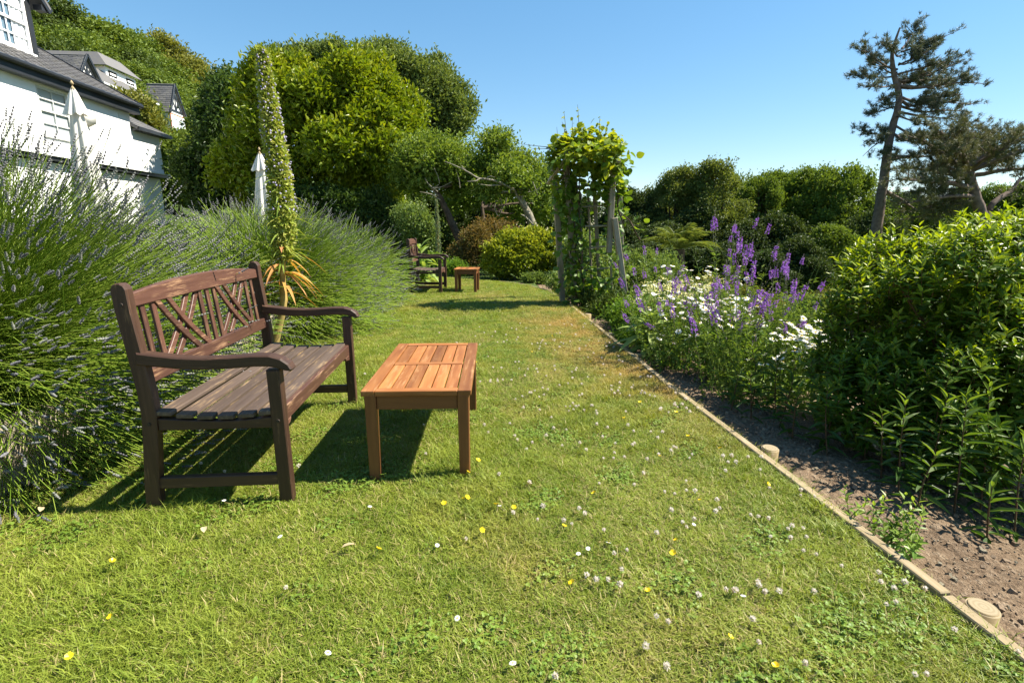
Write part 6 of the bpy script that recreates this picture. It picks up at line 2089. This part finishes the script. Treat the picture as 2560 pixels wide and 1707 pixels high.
CUPS = [cup(1), cup(2)]
butter = [(280, 1402), (277, 1541), (173, 1640), (946, 1372), (1205, 1325), (1430, 1456), (1690, 1350), (1683, 1382), (1160, 1245), (1485, 1232), (1110, 1258), (1410, 1315), (1825, 1592), (1940, 1664), (425, 1242), (1620, 1476), (1285, 1268), (1168, 1243), (1170, 1180), (1240, 1260), (1195, 1150), (1750, 1250), (1800, 1120), (1720, 1090), (1690, 1030), (1920, 1210), (1650, 1140), (1560, 1045), (1600, 1005), (1475, 905), (1330, 880), (1380, 840), (1190, 905)]
Gb = 'yellow buttercups in the lawn'
for k, (px, py) in enumerate(butter):
    d = _fw + _rt * (px - 1280) / 1280 - _up * (py - 853.5) / 1280
    p = np.array([0, 0, CAM_H]) + d * (.048 - CAM_H) / d[2]
    if p[0] > float(right_x(p[1])) - .03: continue
    o = bpy.data.objects.new('buttercup', CUPS[k % 2]); link(o); o.location = p
    o.rotation_euler = (rng.normal(0, .3), rng.normal(0, .3), rng.random() * 6); s_ = rng.uniform(.8, 1.2); o.scale = (s_, s_, 1)
    tag(o, 'small yellow buttercup in the sunlit lawn', 'flower', Gb)
LD = bpy.data.meshes.new('x'); bpy.data.meshes.remove(LD)
ld = daisy_head(91, .011, .05)
Gd = 'white lawn daisies'
for k, (px, py) in enumerate([(1093, 1362), (1521, 1355), (1143, 1544), (820, 1630), (1282, 1656), (1249, 1263), (1446, 1383), (1470, 1370), (1735, 1310), (1858, 1488), (700, 1340), (925, 1265), (560, 1250)]):
    d = _fw + _rt * (px - 1280) / 1280 - _up * (py - 853.5) / 1280
    p = np.array([0, 0, CAM_H]) + d * (.042 - CAM_H) / d[2]
    o = bpy.data.objects.new('lawn_daisy', ld); link(o); o.location = p
    o.rotation_euler = (rng.normal(.2, .2), rng.normal(0, .2), rng.random() * 6); s_ = rng.uniform(.75, 1.0); o.scale = (s_, s_, s_)
    tag(o, 'tiny white daisy with yellow eye in the lawn', 'flower', Gd)


def clover_head(seed, brown):
    r_ = np.random.default_rng(seed); a = Acc(); n = 46
    d = norm(r_.normal(size=(n, 3)) + [0, 0, .35]); L = .0075 * r_.uniform(.8, 1.2, n)
    tv, tf = RHOMB
    Rm = frames(norm(d + [0, 0, .25]), d)
    V = (d * .0025)[:, None] + np.einsum('nij,nkj->nki', Rm, tv[None] * np.stack([L * .4, L, L], 1)[:, None])
    ag = np.clip((-d[:, 2] + .1 + r_.normal(0, .3, n)) * brown, 0, 1)
    a.add(V.reshape(-1, 3), (tf[None] + (np.arange(n) * 4)[:, None, None]).reshape(-1, 3), np.repeat(r_.random(n), 2), np.repeat(ag, 2))
    tubes(a, np.array([[(0, 0, -.045), (.002, 0, -.02), (0, 0, 0)]]), .0008, 3, mat=1)
    return a.mesh('clover_head', [M_CLFL, M_STEMG])


n = 2600
P = lawn_points(n, .95, 6.0)
w = np.clip((P[:, 0] + .15) / 1.0, .05, 1) * np.where(P[:, 1] > 3.5, .55, 1) * np.clip(.55 + 1.6 * vnoise(P[:, 0], P[:, 1], 5.5, 8), .02, 1.5) + .35 * (vnoise(P[:, 0], P[:, 1], 3, 5) > .25) * (P[:, 0] > -.3)
P = P[rng.random(n) < w * .62]; n = len(P); P[:, 2] += rng.uniform(.034, .048, n)
rot = np.stack([rng.normal(0, .3, n), rng.normal(0, .3, n), rng.random(n) * 6], 1)
instancer('clover_flowers', P, rng.integers(0, 3, n), rot, rng.uniform(.75, 1.25, n), [clover_head(1, .1), clover_head(2, .4), clover_head(3, .9)])

# a few dead leaves on the grass
for k, (px, py, lab) in enumerate([(510, 1330, 'pale torn dead leaf on the grass in front of the bench'), (855, 1368, 'grey dead leaf lying on the grass left of the buttercup in front of the table'), (100, 1278, 'curled brown leaf on the grass at the left edge')]):
    d = _fw + _rt * (px - 1280) / 1280 - _up * (py - 853.5) / 1280
    p = np.array([0, 0, CAM_H]) + d * (.045 - CAM_H) / d[2]
    a = Acc(); a.add(OVAL[0] * [.022, .045, .06], OVAL[1], .2 + .3 * k, 0, 0, True)
    o = a.build('dead_leaf', M_DEADLEAF); o.location = p; o.rotation_euler = (rng.normal(0, .3), rng.normal(0, .3), rng.random() * 6)
    tag(o, lab, 'leaf')
